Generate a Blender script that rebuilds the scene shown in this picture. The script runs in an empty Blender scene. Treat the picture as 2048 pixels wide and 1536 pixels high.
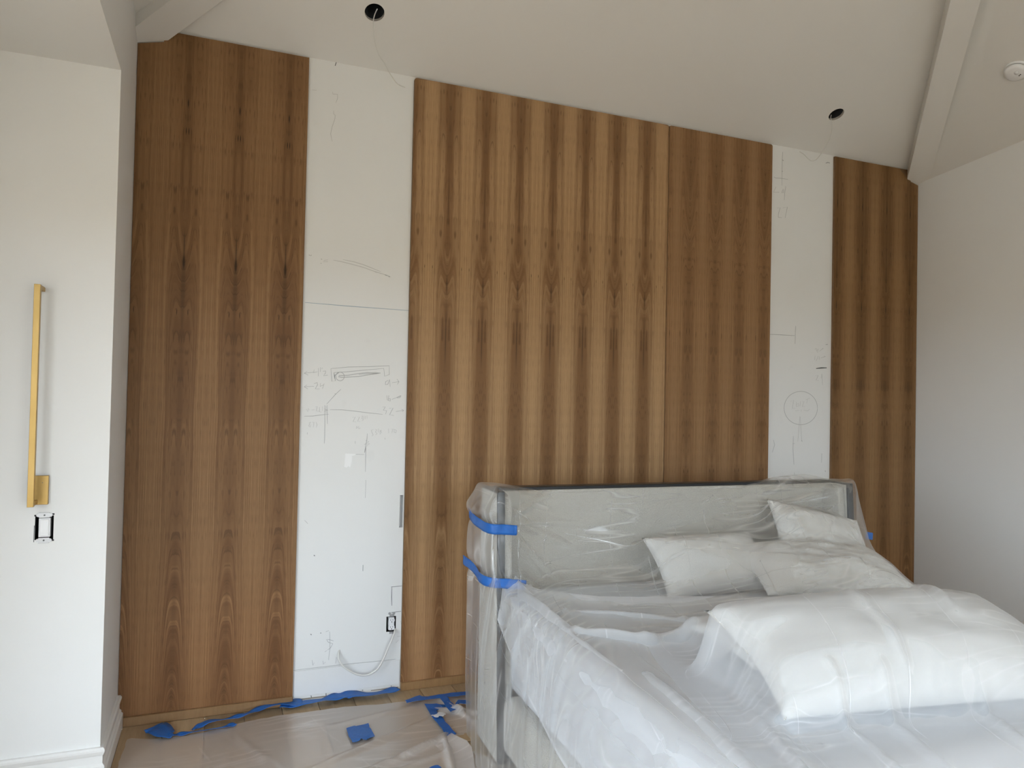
import bpy, bmesh, math, random
import numpy as np
from mathutils import Vector, Matrix
from mathutils.bvhtree import BVHTree

# ------------------------------------------------------------------ camera, world, light
S = bpy.context.scene
COL = S.collection
random.seed(7)
FPX, YAW, PITCH, ROLL, CY, CAMH = 1460.724, .38038365, .01821496, .02097555, 773.618, 1.6


def cam_rot():
    c, s = math.cos(YAW), math.sin(YAW)
    A = np.array([[c, -s, 0], [s, c, 0], [0, 0, 1]])
    B = np.array([[1, 0, 0], [0, 0, -1], [0, 1, 0]])
    c, s = math.cos(PITCH), math.sin(PITCH)
    P = np.array([[1, 0, 0], [0, c, s], [0, -s, c]])
    c, s = math.cos(ROLL), math.sin(ROLL)
    Q = np.array([[c, -s, 0], [s, c, 0], [0, 0, 1]])
    return Q @ P @ B @ A


RM = cam_rot()
cd = bpy.data.cameras.new('camera')
cam = bpy.data.objects.new('camera', cd)
COL.objects.link(cam)
cd.sensor_width = 36
cd.lens = 36 * FPX / 2048
cd.shift_y = (CY - 768) / 2048
cd.clip_start = .05
Rw = np.stack([RM[0], -RM[1], -RM[2]]).T
cam.matrix_world = Matrix.Translation((0, 0, CAMH)) @ Matrix([list(r) for r in Rw]).to_4x4()
S.camera = cam

SKY = (.84, .96, 1.07)
GROUND = (.33, .305, .25)
SKY_STRENGTH = 6.7
w = bpy.data.worlds.new('world')
S.world = w
w.use_nodes = True
wn = w.node_tree.nodes
wl = w.node_tree.links
wn.clear()
wo = wn.new('ShaderNodeOutputWorld')
wb = wn.new('ShaderNodeBackground')
wt = wn.new('ShaderNodeTexCoord')
ws = wn.new('ShaderNodeSeparateXYZ')
wr = wn.new('ShaderNodeValToRGB')
wr.color_ramp.elements[0].position = .49
wr.color_ramp.elements[0].color = (*GROUND, 1)
wr.color_ramp.elements[1].position = .51
wr.color_ramp.elements[1].color = (*SKY, 1)
wm = wn.new('ShaderNodeMath')
wm.operation = 'MULTIPLY_ADD'
wm.inputs[1].default_value = .5
wm.inputs[2].default_value = .5
wl.new(wt.outputs['Generated'], ws.inputs[0])
wl.new(ws.outputs[2], wm.inputs[0])
wl.new(wm.outputs[0], wr.inputs[0])
wl.new(wr.outputs[0], wb.inputs[0])
wb.inputs[1].default_value = SKY_STRENGTH
wl.new(wb.outputs[0], wo.inputs[0])

S.view_settings.view_transform = 'Standard'
S.view_settings.look = 'None'
S.view_settings.exposure = 0.0
S.view_settings.gamma = 1
S.view_settings.use_curve_mapping = False
S.cycles.use_denoising = True
S.cycles.max_bounces = 6
S.cycles.diffuse_bounces = 4
S.cycles.glossy_bounces = 2
S.cycles.transmission_bounces = 2
S.cycles.transparent_max_bounces = 8
S.cycles.caustics_reflective = False
S.cycles.caustics_refractive = False
S.cycles.sample_clamp_indirect = 10
S.cycles.use_adaptive_sampling = True
S.cycles.adaptive_threshold = .1
S.cycles.adaptive_min_samples = 12


def portal(name, loc, rot, sx, sy):
    l = bpy.data.lights.new(name, 'AREA')
    l.shape = 'RECTANGLE'
    l.size, l.size_y = sx, sy
    l.cycles.is_portal = True
    o = bpy.data.objects.new(name, l)
    o.location, o.rotation_euler = loc, rot
    COL.objects.link(o)
    return o


# the room (metres): back wall at y = D, camera over the origin
D, XL, XR, YR, ZT = 3.969, -.415, 4.84, -1.9, 3.39
YS, ZS, XA = 3.405, 2.935, -1.15          # alcove wall, alcove soffit, alcove side wall
# daylight openings: x/y range, sill, head
WIN_REAR = [(-.95, .95, .25, 2.4), (1.25, 3.15, .25, 2.4)]
WIN_ALC = [(-1.6, .2, .25, 2.4), (.4, 2.35, .25, 2.4)]
for a, b, z0, z1 in WIN_REAR:
    portal('daylight', ((a + b) / 2, YR - .02, (z0 + z1) / 2), (math.pi / 2, 0, math.pi), b - a, z1 - z0)
for a, b, z0, z1 in WIN_ALC:
    portal('daylight', (XA - .02, (a + b) / 2, (z0 + z1) / 2), (math.pi / 2, 0, math.pi / 2), b - a, z1 - z0)


# ------------------------------------------------------------------ measuring helpers
def ray(x, y):
    return RM.T @ np.array([(x - 1024) / FPX, (y - CY) / FPX, 1.0])


CP = np.array([0, 0, CAMH])


def onY(x, y, Y=D):
    d = ray(x, y)
    return CP + d * (Y / d[1])


def onX(x, y, X):
    d = ray(x, y)
    return CP + d * (X / d[0])


def onZ(x, y, Z=0.0):
    d = ray(x, y)
    return CP + d * ((Z - CAMH) / d[2])


def onP(x, y, n, k):
    d = ray(x, y)
    n = np.array(n, float)
    return CP + d * ((k - CP @ n) / (d @ n))


# ------------------------------------------------------------------ node / material helpers
class NT:
    def __init__(s, name):
        s.m = bpy.data.materials.new(name)
        s.m.use_nodes = True
        s.t = s.m.node_tree
        s.t.nodes.clear()
        s.out = s.t.nodes.new('ShaderNodeOutputMaterial')

    def n(s, typ, ins=None, **kw):
        o = s.t.nodes.new(typ)
        for k, v in kw.items():
            setattr(o, k, v)
        for k, v in (ins or {}).items():
            if isinstance(v, bpy.types.NodeSocket):
                s.t.links.new(v, o.inputs[k])
            elif v is not None:
                o.inputs[k].default_value = v
        return o

    def math(s, op, a, b=None, c=None, clamp=False):
        o = s.n('ShaderNodeMath', operation=op, use_clamp=clamp)
        for i, v in enumerate((a, b, c)):
            if v is None:
                continue
            if isinstance(v, bpy.types.NodeSocket):
                s.t.links.new(v, o.inputs[i])
            else:
                o.inputs[i].default_value = v
        return o.outputs[0]

    def maprange(s, v, a, b, c, d, smooth=True):
        o = s.n('ShaderNodeMapRange', {0: v, 1: a, 2: b, 3: c, 4: d})
        o.interpolation_type = 'SMOOTHSTEP' if smooth else 'LINEAR'
        return o.outputs[0]

    def ramp(s, v, stops):
        o = s.n('ShaderNodeValToRGB', {0: v})
        e = o.color_ramp.elements
        while len(e) < len(stops):
            e.new(.5)
        for x, (p, c) in zip(e, stops):
            x.position = p
            x.color = (*c, 1) if len(c) == 3 else c
        return o.outputs[0]

    def mix(s, f, a, b, mode='MIX'):
        o = s.n('ShaderNodeMix', data_type='RGBA', blend_type=mode)
        for k, v in ((0, f), (6, a), (7, b)):
            if isinstance(v, bpy.types.NodeSocket):
                s.t.links.new(v, o.inputs[k])
            else:
                o.inputs[k].default_value = (*v, 1) if isinstance(v, tuple) and len(v) == 3 else v
        return o.outputs[2]

    def noise(s, vec, scale, detail=2, rough=.5):
        o = s.n('ShaderNodeTexNoise', {'Vector': vec, 'Scale': scale, 'Detail': detail, 'Roughness': rough})
        return o.outputs[0]

    def bump(s, h, strength, dist=.01, normal=None):
        return s.n('ShaderNodeBump', {'Height': h, 'Strength': strength, 'Distance': dist, 'Normal': normal}).outputs[0]

    def pbsdf(s, **k):
        b = s.n('ShaderNodeBsdfPrincipled')
        for kk, v in k.items():
            kk = kk.replace('_', ' ')
            if isinstance(v, bpy.types.NodeSocket):
                s.t.links.new(v, b.inputs[kk])
            elif v is not None:
                b.inputs[kk].default_value = (*v, 1) if isinstance(v, tuple) and len(v) == 3 else v
        return b.outputs[0]

    def done(s, sh):
        s.t.links.new(sh, s.out.inputs[0])
        return s.m


def plain(name, col, rough=.6, metal=0.0, noise=0.0, scale=20, bump=0.0, bscale=200, coords='Object', spec=.5):
    t = NT(name)
    tc = t.n('ShaderNodeTexCoord').outputs[coords]
    c = col
    if noise:
        f = t.noise(tc, scale, 2)
        c = t.mix(f, tuple(x * (1 - noise) for x in col), tuple(min(1, x * (1 + noise)) for x in col))
    nrm = t.bump(t.noise(tc, bscale, 3), bump, .002) if bump else None
    return t.done(t.pbsdf(Base_Color=c, Roughness=rough, Metallic=metal, Normal=nrm, **{'Specular IOR Level': spec}))


M = {}
M['wall'] = plain('wall_paint', (.80, .795, .78), .55, noise=.015, scale=2.5, spec=.3)
M['ceiling'] = plain('ceiling_paint', (.78, .765, .74), .6, noise=.015, scale=2, spec=.3)
M['trimw'] = plain('trim_paint', (.82, .81, .79), .35, noise=.01)
M['hole'] = plain('hole_black', (.008, .008, .008), .8)
M['can'] = plain('can_black', (.012, .012, .012), .45)
M['gypsum'] = plain('gypsum_edge', (.45, .42, .38), .9, noise=.2, scale=60)
M['cable'] = plain('cable_sheath', (.72, .71, .68), .45)
M['cable_d'] = plain('cable_end', (.06, .05, .04), .6)
M['device'] = plain('device_plastic', (.84, .84, .85), .3)
M['steel'] = plain('yoke_steel', (.45, .45, .46), .4, metal=.9)
M['pencil'] = plain('pencil_line', (.44, .44, .44), .6)
M['pencil_faint'] = plain('pencil_faint', (.58, .575, .565), .6)
M['pencil_dark'] = plain('pencil_dark', (.10, .11, .11), .6)
M['chalk'] = plain('chalk_blue', (.36, .43, .50), .7)
M['scuff'] = plain('scuff', (.30, .26, .22), .9)
M['plaster'] = plain('fresh_plaster', (.90, .90, .90), .8)
M['frame_dark'] = plain('frame_dark', (.012, .013, .015), .35)
M['piping'] = plain('window_frame', (.75, .75, .74), .4)
M['primed'] = plain('primed_board', (.79, .79, .785), .6, noise=.02, scale=9)


def mat_backwall():
    t = NT('wall_paint_scuffed')
    tc = t.n('ShaderNodeTexCoord').outputs['Object']
    f = t.noise(tc, 1.6, 3, .6)
    g = t.noise(tc, 14, 3, .7)
    spots = t.ramp(t.noise(tc, 9, 2), [(.70, (0, 0, 0)), (.80, (1, 1, 1))])
    c = t.mix(f, (.775, .775, .765), (.815, .815, .80))
    c = t.mix(t.math('MULTIPLY', t.math('MULTIPLY', g, .16), spots), c, (.5, .49, .47))
    return t.done(t.pbsdf(Base_Color=c, Roughness=.55))


M['wallb'] = mat_backwall()


def mat_brass():
    t = NT('brushed_brass')
    tc = t.n('ShaderNodeTexCoord').outputs['Object']
    mp = t.n('ShaderNodeMapping', {'Vector': tc, 'Scale': (90, 90, 5)}).outputs[0]
    f = t.noise(mp, 3, 4)
    g = t.noise(tc, 7, 3)
    c = t.mix(g, (.40, .26, .085), (.53, .365, .145))
    c = t.mix(t.math('MULTIPLY', f, .35), c, (.40, .25, .08))
    return t.done(t.pbsdf(Base_Color=c, Metallic=.85, Roughness=.42, Normal=t.bump(f, .15, .001)))


M['brass'] = mat_brass()


def mat_oakfloor(name, c0, c1):
    t = NT(name)
    tc = t.n('ShaderNodeTexCoord').outputs['Object']
    rnd = t.n('ShaderNodeObjectInfo').outputs['Random']
    off = t.n('ShaderNodeCombineXYZ', {0: t.math('MULTIPLY', rnd, 37.0), 1: t.math('MULTIPLY', rnd, 91.0)}).outputs[0]
    v = t.n('ShaderNodeVectorMath', {0: tc, 1: off}, operation='ADD').outputs[0]
    mp = t.n('ShaderNodeMapping', {'Vector': v, 'Scale': (22, 1.3, 4)}).outputs[0]
    f = t.noise(mp, 2.2, 6, .6)
    mp2 = t.n('ShaderNodeMapping', {'Vector': v, 'Scale': (160, 5, 4)}).outputs[0]
    g = t.noise(mp2, 3, 3)
    c = t.ramp(f, [(.25, c0), (.75, c1)])
    c = t.mix(t.math('MULTIPLY', g, .5), c, tuple(x * .62 for x in c0))
    k = t.n('ShaderNodeHueSaturation', {'Color': c, 'Value': t.math('MULTIPLY_ADD', rnd, .45, .76)}).outputs[0]
    return t.done(t.pbsdf(Base_Color=k, Roughness=.42, Normal=t.bump(g, .12, .002)))


M['oak'] = mat_oakfloor('oak_floor', (.38, .265, .15), (.53, .39, .24))
M['oaktrim'] = mat_oakfloor('oak_trim', (.27, .15, .065), (.36, .21, .095))


def mat_veneer(name, light, dark, contrast, knots, arches, seed, wave=.10, arch=.55):
    """u 0..1 from the dark seam to the light seam of a book-matched leaf, v = height in metres"""
    t = NT(name)
    uvn = t.n('ShaderNodeUVMap', uv_map='leaf').outputs[0]
    sp = t.n('ShaderNodeSeparateXYZ', {0: uvn})
    u, v = sp.outputs[0], sp.outputs[1]
    lowv = t.n('ShaderNodeCombineXYZ', {0: t.math('MULTIPLY', u, .9), 1: t.math('MULTIPLY', v, 1.1), 2: seed}).outputs[0]
    wob = t.math('SUBTRACT', t.noise(lowv, 1.3, 2), .5)
    # near the dark seam the cut is flat: nested arches, dense at the foot
    V = t.math('MULTIPLY', t.math('SUBTRACT', 1.0, t.math('POWER', 2.718, t.math('MULTIPLY', v, -2.0))), arch)
    for (a, b, amp) in arches:
        x = t.maprange(v, a, b, 0, amp)
        V = t.math('ADD', V, x)
    wgt = t.maprange(u, .02, .80, 0, 1)
    core_ = t.math('ADD', t.math('MULTIPLY', t.math('MULTIPLY', u, u), 1.1), V)
    g = t.math('ADD', t.math('MULTIPLY', u, wgt), t.math('MULTIPLY', core_, t.math('SUBTRACT', 1.0, wgt)))
    g = t.math('ADD', g, t.math('MULTIPLY', wob, wave))
    # growth lines
    l1 = t.n('ShaderNodeCombineXYZ', {0: t.math('MULTIPLY', g, 13.0), 1: t.math('MULTIPLY', v, .22), 2: seed}).outputs[0]
    lines = t.noise(l1, 1.0, 3, .6)
    l2 = t.n('ShaderNodeCombineXYZ', {0: t.math('MULTIPLY', g, 30.0), 1: t.math('MULTIPLY', v, 1.2), 2: seed + 4}).outputs[0]
    fine = t.noise(l2, 1.0, 3, .6)
    l3 = t.n('ShaderNodeCombineXYZ', {0: t.math('MULTIPLY', g, 150.0), 1: t.math('MULTIPLY', v, 14.0), 2: seed + 9}).outputs[0]
    pores = t.noise(l3, 1.0, 1)
    # broad light / dark of the leaf
    bl = t.n('ShaderNodeCombineXYZ', {0: t.math('MULTIPLY', u, 1.5), 1: t.math('MULTIPLY', v, .9), 2: seed + 2}).outputs[0]
    blot = t.noise(bl, 1.6, 3)
    ub = t.math('ADD', u, t.math('MULTIPLY', t.math('SUBTRACT', blot, .5), .75))
    band = t.maprange(ub, -.08, 1.12, 0, 1)
    tone = t.math('ADD', t.math('MULTIPLY', band, contrast), t.math('MULTIPLY', t.math('SUBTRACT', lines, .5), .75))
    tone = t.math('ADD', tone, t.math('MULTIPLY', t.math('SUBTRACT', fine, .5), 1.5))
    tone = t.math('ADD', tone, .5 - contrast / 2, clamp=True)
    c = t.mix(tone, dark, light)
    c = t.mix(t.maprange(pores, .54, .74, 0, .58), c, tuple(x * .55 for x in dark))
    # lighter flecks on the growth lines low down, where the cut is flat
    fl = t.math('MULTIPLY', t.maprange(fine, .55, .70, 0, .5), t.maprange(v, .2, 1.3, 1, .3))
    c = t.mix(fl, c, tuple(min(1, x * 1.25) for x in light))
    # the flat-cut foot of the leaf is pinker heartwood
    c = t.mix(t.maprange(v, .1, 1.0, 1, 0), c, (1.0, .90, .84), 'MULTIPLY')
    # thin dark line along the dark seam
    sl = t.math('MULTIPLY', t.maprange(u, .0, .16, .35, 0), t.maprange(t.noise(bl, 2.3, 2), .4, .6, .1, 1))
    c = t.mix(sl, c, tuple(x * .7 for x in dark))
    for (u0, v0, a, b, s) in knots:
        dx = t.math('DIVIDE', t.math('SUBTRACT', u, u0), a)
        dy = t.math('DIVIDE', t.math('SUBTRACT', v, v0), b)
        r = t.math('SQRT', t.math('ADD', t.math('MULTIPLY', dx, dx), t.math('MULTIPLY', dy, dy)))
        c = t.mix(t.maprange(r, .25, 1.0, s, 0), c, (.035, .018, .008))
    return t.done(t.pbsdf(Base_Color=c, Roughness=.5, **{'Specular IOR Level': .2}))


VL, VD = (.43, .272, .142), (.245, .136, .062)
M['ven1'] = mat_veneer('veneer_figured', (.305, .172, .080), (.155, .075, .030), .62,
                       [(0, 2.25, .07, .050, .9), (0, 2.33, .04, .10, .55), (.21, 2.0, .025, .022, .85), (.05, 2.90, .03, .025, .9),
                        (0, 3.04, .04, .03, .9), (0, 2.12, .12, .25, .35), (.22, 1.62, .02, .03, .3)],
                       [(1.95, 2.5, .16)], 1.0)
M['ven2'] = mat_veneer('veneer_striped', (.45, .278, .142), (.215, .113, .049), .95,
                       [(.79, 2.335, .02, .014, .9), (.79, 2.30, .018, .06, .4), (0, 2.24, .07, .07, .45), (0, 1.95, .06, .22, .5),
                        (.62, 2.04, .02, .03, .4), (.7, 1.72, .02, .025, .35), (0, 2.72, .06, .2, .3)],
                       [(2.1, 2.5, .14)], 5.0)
M['ven2b'] = mat_veneer('veneer_plain', (.365, .208, .100), (.20, .104, .044), .6,
                        [(.1, 2.07, .04, .03, .5), (.62, 2.05, .04, .03, .5), (.1, 1.78, .03, .03, .4), (.3, 3.2, .05, .008, .3)],
                        [(2.3, 3.3, .40)], 9.0)
M['ven3'] = mat_veneer('veneer_side', (.315, .180, .080), (.165, .084, .033), .8,
                       [(0, 3.05, .06, .05, .8), (0, 2.93, .03, .03, .8), (0, 2.32, .05, .06, .7), (0, 2.6, .1, .3, .3)],
                       [(2.2, 2.6, .12)], 13.0)
M['vedge'] = plain('veneer_edge', (.20, .115, .055), .6, noise=.25, scale=40)


def mat_fabric(name, c, scale=420, noise=.10):
    t = NT(name)
    tc = t.n('ShaderNodeTexCoord').outputs['Object']
    wv = t.n('ShaderNodeTexVoronoi', {'Vector': tc, 'Scale': scale / 2.2}).outputs[0]
    mp = t.n('ShaderNodeMapping', {'Vector': tc, 'Scale': (1, 1, 3)}).outputs[0]
    f = t.noise(mp, scale / 4, 3)
    cc = t.mix(f, tuple(x * (1 - noise * 2) for x in c), tuple(min(1, x * (1 + noise)) for x in c))
    h = t.math('ADD', wv, f)
    return t.done(t.pbsdf(Base_Color=cc, Roughness=.9, Normal=t.bump(h, .6, .004), **{'Sheen Weight': .3}))


M['boucle'] = mat_fabric('cream_boucle', (.46, .437, .385))
M['sheetcloth'] = mat_fabric('mattress_cover', (.63, .655, .70), 900, .03)
M['pillow'] = mat_fabric('white_pillowcase', (.71, .695, .66), 900, .02)


def mat_film(name, haze, tint, rough, crease, cloud=.25, gloss=.10, spacing=.17, angle=18.0, cross=.55, lines=1.0, streak=.2, edge=0.0):
    """thin polythene film: part clear, part milky, glossy; fold lines and fine wrinkles as relief"""
    t = NT(name)
    uv = t.n('ShaderNodeUVMap', uv_map='film').outputs[0]
    mp = t.n('ShaderNodeMapping', {'Vector': uv, 'Rotation': (0, 0, math.radians(angle))}).outputs[0]
    n1 = t.noise(uv, 3.0, 0)
    nn = t.math('SUBTRACT', n1, .5)
    sp = t.n('ShaderNodeSeparateXYZ', {0: mp})
    H = None
    gate = t.maprange(t.noise(uv, 3.2, 2), .44, .60, 0, 1)
    for ax, s, wgt in ((0, spacing, lines), (1, spacing * 1.55, cross)):
        q = t.math('ADD', t.math('DIVIDE', sp.outputs[ax], s), t.math('MULTIPLY', nn, .05))
        d = t.math('ABSOLUTE', t.math('SUBTRACT', t.math('FRACT', q), .5))
        r = t.maprange(d, 0, .016, 1, 0)
        r = t.math('MULTIPLY', t.math('MULTIPLY', r, gate), wgt)
        H = r if H is None else t.math('ADD', H, r)
    wr_ = t.n('ShaderNodeMapping', {'Vector': uv, 'Scale': (1.0, 9, 1), 'Rotation': (0, 0, math.radians(-10))}).outputs[0]
    wrn = t.noise(wr_, 1.6, 1, .4)
    rid = t.math('ABSOLUTE', t.math('SUBTRACT', wrn, .5))
    fine = t.math('SUBTRACT', 1.0, t.math('MULTIPLY', rid, 4.0), clamp=True)
    fine = t.math('POWER', fine, 7.0)
    fine = t.math('MULTIPLY', fine, t.maprange(t.noise(uv, 2.1, 2), .42, .62, 0, 1))
    h = t.math('ADD', t.math('MULTIPLY', H, .9), t.math('MULTIPLY', fine, .22))
    nrm = t.bump(h, crease, .012)
    lw = t.n('ShaderNodeLayerWeight', {'Blend': .35}).outputs['Facing']
    hz = t.math('ADD', haze, t.math('MULTIPLY', t.math('SUBTRACT', t.noise(uv, 1.7, 1), .5), cloud))
    hz = t.math('ADD', hz, t.math('MULTIPLY', t.math('POWER', lw, 3.0), .22))
    hz = t.math('ADD', hz, t.math('MULTIPLY', H, .34))
    hz = t.math('ADD', hz, t.math('MULTIPLY', fine, streak))
    if edge:
        vv = t.n('ShaderNodeSeparateXYZ', {0: uv})
        hz = t.math('ADD', hz, t.maprange(vv.outputs[1], .02, .09, edge, 0))
        hz = t.math('ADD', hz, t.maprange(vv.outputs[0], .008, .02, edge, 0))
    hz = t.math('MINIMUM', hz, 1.0)
    dif = t.n('ShaderNodeBsdfDiffuse', {'Color': (*tint, 1)}).outputs[0]
    trl = t.n('ShaderNodeBsdfTranslucent', {'Color': (*tint, 1)}).outputs[0]
    milk = t.n('ShaderNodeMixShader', {0: .35, 1: dif, 2: trl}).outputs[0]
    tr = t.n('ShaderNodeBsdfTransparent', {'Color': (.99, .99, .99, 1)}).outputs[0]
    body = t.n('ShaderNodeMixShader', {0: hz, 1: tr, 2: milk}).outputs[0]
    gl = t.n('ShaderNodeBsdfGlossy', {'Color': (1, 1, 1, 1), 'Roughness': t.math('SUBTRACT', rough, t.math('MULTIPLY', H, rough * .6)), 'Normal': nrm}).outputs[0]
    fr = t.n('ShaderNodeFresnel', {'IOR': 1.5}).outputs[0]
    gf = t.math('ADD', t.math('MULTIPLY', fr, .16), gloss * .15)
    gf = t.math('ADD', gf, t.math('ADD', t.math('MULTIPLY', H, .16), t.math('MULTIPLY', fine, .13)), clamp=True)
    return t.done(t.n('ShaderNodeMixShader', {0: gf, 1: body, 2: gl}).outputs[0])


M['film_head'] = mat_film('film_headboard', .09, (.88, .885, .88), .30, .4, cloud=.12, angle=-14, streak=.34)
M['film_bed'] = mat_film('film_bed', .36, (.92, .945, .98), .44, .35, cloud=.14, angle=-17, spacing=.20, cross=.2, streak=.13, edge=.26)
M['film_floor'] = mat_film('film_floor', .46, (.88, .84, .82), .34, .35, cloud=.2, spacing=.5, cross=.0, lines=.25)


def mat_tape():
    t = NT('blue_tape')
    tc = t.n('ShaderNodeTexCoord').outputs['Object']
    f = t.noise(tc, 40, 4)
    c = t.mix(f, (.010, .090, .36), (.02, .150, .50))
    return t.done(t.pbsdf(Base_Color=c, Roughness=.5, Normal=t.bump(t.noise(tc, 90, 4), .35, .002)))


M['tape'] = mat_tape()
M['tape_dusty'] = plain('blue_tape_dusty', (.09, .20, .42), .7, noise=.4, scale=50, bump=.3)
M['tapeback'] = plain('tape_paper_side', (.62, .62, .63), .7, noise=.12, scale=60)


# ------------------------------------------------------------------ mesh helpers
def obj(name, verts, faces, mat, parent=None, smooth=False, uv=None, uvname='film'):
    me = bpy.data.meshes.new(name)
    me.from_pydata([tuple(map(float, v)) for v in verts], [], [tuple(int(i) for i in f) for f in faces])
    me.materials.append(mat)
    if smooth:
        me.polygons.foreach_set('use_smooth', [True] * len(me.polygons))
    if uv is not None:
        ul = me.uv_layers.new(name=uvname)
        idx = np.empty(len(me.loops), int)
        me.loops.foreach_get('vertex_index', idx)
        ul.data.foreach_set('uv', np.asarray(uv, float)[idx].ravel())
    o = bpy.data.objects.new(name, me)
    COL.objects.link(o)
    if parent:
        o.parent = parent
    return o


def bmobj(name, bm, mat, parent=None, smooth=False):
    me = bpy.data.meshes.new(name)
    bm.to_mesh(me)
    bm.free()
    me.materials.append(mat)
    if smooth:
        me.polygons.foreach_set('use_smooth', [True] * len(me.polygons))
    o = bpy.data.objects.new(name, me)
    COL.objects.link(o)
    if parent:
        o.parent = parent
    return o


def box_bm(x0, x1, y0, y1, z0, z1, bev=0.0, seg=1):
    bm = bmesh.new()
    bmesh.ops.create_cube(bm, size=1)
    for v in bm.verts:
        v.co = Vector((x0 + (v.co.x + .5) * (x1 - x0), y0 + (v.co.y + .5) * (y1 - y0), z0 + (v.co.z + .5) * (z1 - z0)))
    if bev:
        bmesh.ops.bevel(bm, geom=list(bm.edges), offset=bev, segments=seg, affect='EDGES', profile=.5)
    return bm


def box(name, x0, x1, y0, y1, z0, z1, mat, parent=None, bev=0.0, seg=1, smooth=False):
    return bmobj(name, box_bm(x0, x1, y0, y1, z0, z1, bev, seg), mat, parent, smooth)


def thing(name, label, cat, loc=(0, 0, 0), group=None):
    o = bpy.data.objects.new(name, None)
    o.empty_display_size = .1
    COL.objects.link(o)
    o.location = loc
    tag(o, label, cat, group)
    return o


def tag(o, label=None, cat=None, group=None, kind=None):
    if label:
        o['label'] = label
    if cat:
        o['category'] = cat
    if group:
        o['group'] = group
    if kind:
        o['kind'] = kind
    return o


def struct(o, label=None):
    o['kind'] = 'structure'
    if label:
        o['label'] = label
    return o


def settle(o, parent):
    """parent while keeping world-space vertices where they are"""
    o.parent = parent
    o.matrix_parent_inverse = Matrix.Translation(-Vector(parent.location))
    return o


def holed(name, outer, holes, to3, mat, parent=None):
    """flat polygon with holes; to3 maps 2-D to 3-D"""
    bm = bmesh.new()
    edges = []
    for loop in [outer] + holes:
        vs = [bm.verts.new(to3(*p)) for p in loop]
        for i in range(len(vs)):
            edges.append(bm.edges.new((vs[i], vs[(i + 1) % len(vs)])))
    bmesh.ops.triangle_fill(bm, use_beauty=True, use_dissolve=False, edges=edges)
    return bmobj(name, bm, mat, parent)


def tube(name, pts, r, mat, parent=None, n=10, res=8, cap=True):
    """round tube along a smooth path"""
    pts = [Vector(p) for p in pts]
    path = []
    for i in range(len(pts) - 1):
        p0, p1, p2, p3 = pts[max(i - 1, 0)], pts[i], pts[i + 1], pts[min(i + 2, len(pts) - 1)]
        for k in range(res):
            s = k / res
            path.append(.5 * ((2 * p1) + (p2 - p0) * s + (2 * p0 - 5 * p1 + 4 * p2 - p3) * s * s + (3 * p1 - p0 - 3 * p2 + p3) * s ** 3))
    path.append(pts[-1])
    vs, fs = [], []
    up = Vector((.3, .2, 1)).normalized()
    for i, p in enumerate(path):
        t = (path[min(i + 1, len(path) - 1)] - path[max(i - 1, 0)]).normalized()
        a = t.cross(up)
        if a.length < 1e-3:
            a = t.cross(Vector((1, 0, 0)))
        a.normalize()
        b = t.cross(a)
        for k in range(n):
            an = 2 * math.pi * k / n
            vs.append(p + (a * math.cos(an) + b * math.sin(an)) * r)
    for i in range(len(path) - 1):
        for k in range(n):
            fs.append((i * n + k, i * n + (k + 1) % n, (i + 1) * n + (k + 1) % n, (i + 1) * n + k))
    if cap:
        fs.append(tuple(range(n)))
        fs.append(tuple((len(path) - 1) * n + k for k in range(n)))
    return obj(name, vs, fs, mat, parent, smooth=True)


def circle(cx, cy, r, n=40):
    return [(cx + r * math.cos(2 * math.pi * k / n), cy + r * math.sin(2 * math.pi * k / n)) for k in range(n)]


def vnoise(x, y, seed=0):
    """smooth value noise, arrays"""
    x = np.asarray(x, float)
    y = np.asarray(y, float)
    xi, yi = np.floor(x).astype(int), np.floor(y).astype(int)
    fx, fy = x - xi, y - yi
    fx, fy = fx * fx * (3 - 2 * fx), fy * fy * (3 - 2 * fy)

    def h(a, b):
        v = np.sin(a * 127.1 + b * 311.7 + seed * 74.7) * 43758.5453
        return v - np.floor(v)
    return (h(xi, yi) * (1 - fx) + h(xi + 1, yi) * fx) * (1 - fy) + (h(xi, yi + 1) * (1 - fx) + h(xi + 1, yi + 1) * fx) * fy - .5


# ------------------------------------------------------------------ structure: walls, ceiling, floor
TH = .12
# sconce (alcove) wall and its switch opening; the outlet opening in the back wall
SW = (-.668, -.604, 1.004, 1.100)                     # x0 x1 z0 z1
o3 = [onY(773, 1234), onY(792, 1231), onY(791, 1262), onY(771.5, 1264)]
OU = (o3[0][0], o3[1][0], float(np.mean([o3[2][2], o3[3][2]])), float(np.mean([o3[0][2], o3[1][2]])))
SL = (.936, .955, .886, 1.064)                        # slot by the second panel


def rect(a):
    return [(a[0], a[2]), (a[1], a[2]), (a[1], a[3]), (a[0], a[3])]


wall_back = struct(holed('wall_back', [(XL, -.02), (XR, -.02), (XR, ZT), (XL, ZT)], [rect(OU), rect(SL)],
                         lambda x, z: (x, D, z), M['wallb']))
wall_left = struct(holed('wall_left', [(XA, -.02), (XL, -.02), (XL, ZS), (XA, ZS)], [rect(SW)],
                         lambda x, z: (x, YS, z), M['wall']))
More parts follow.
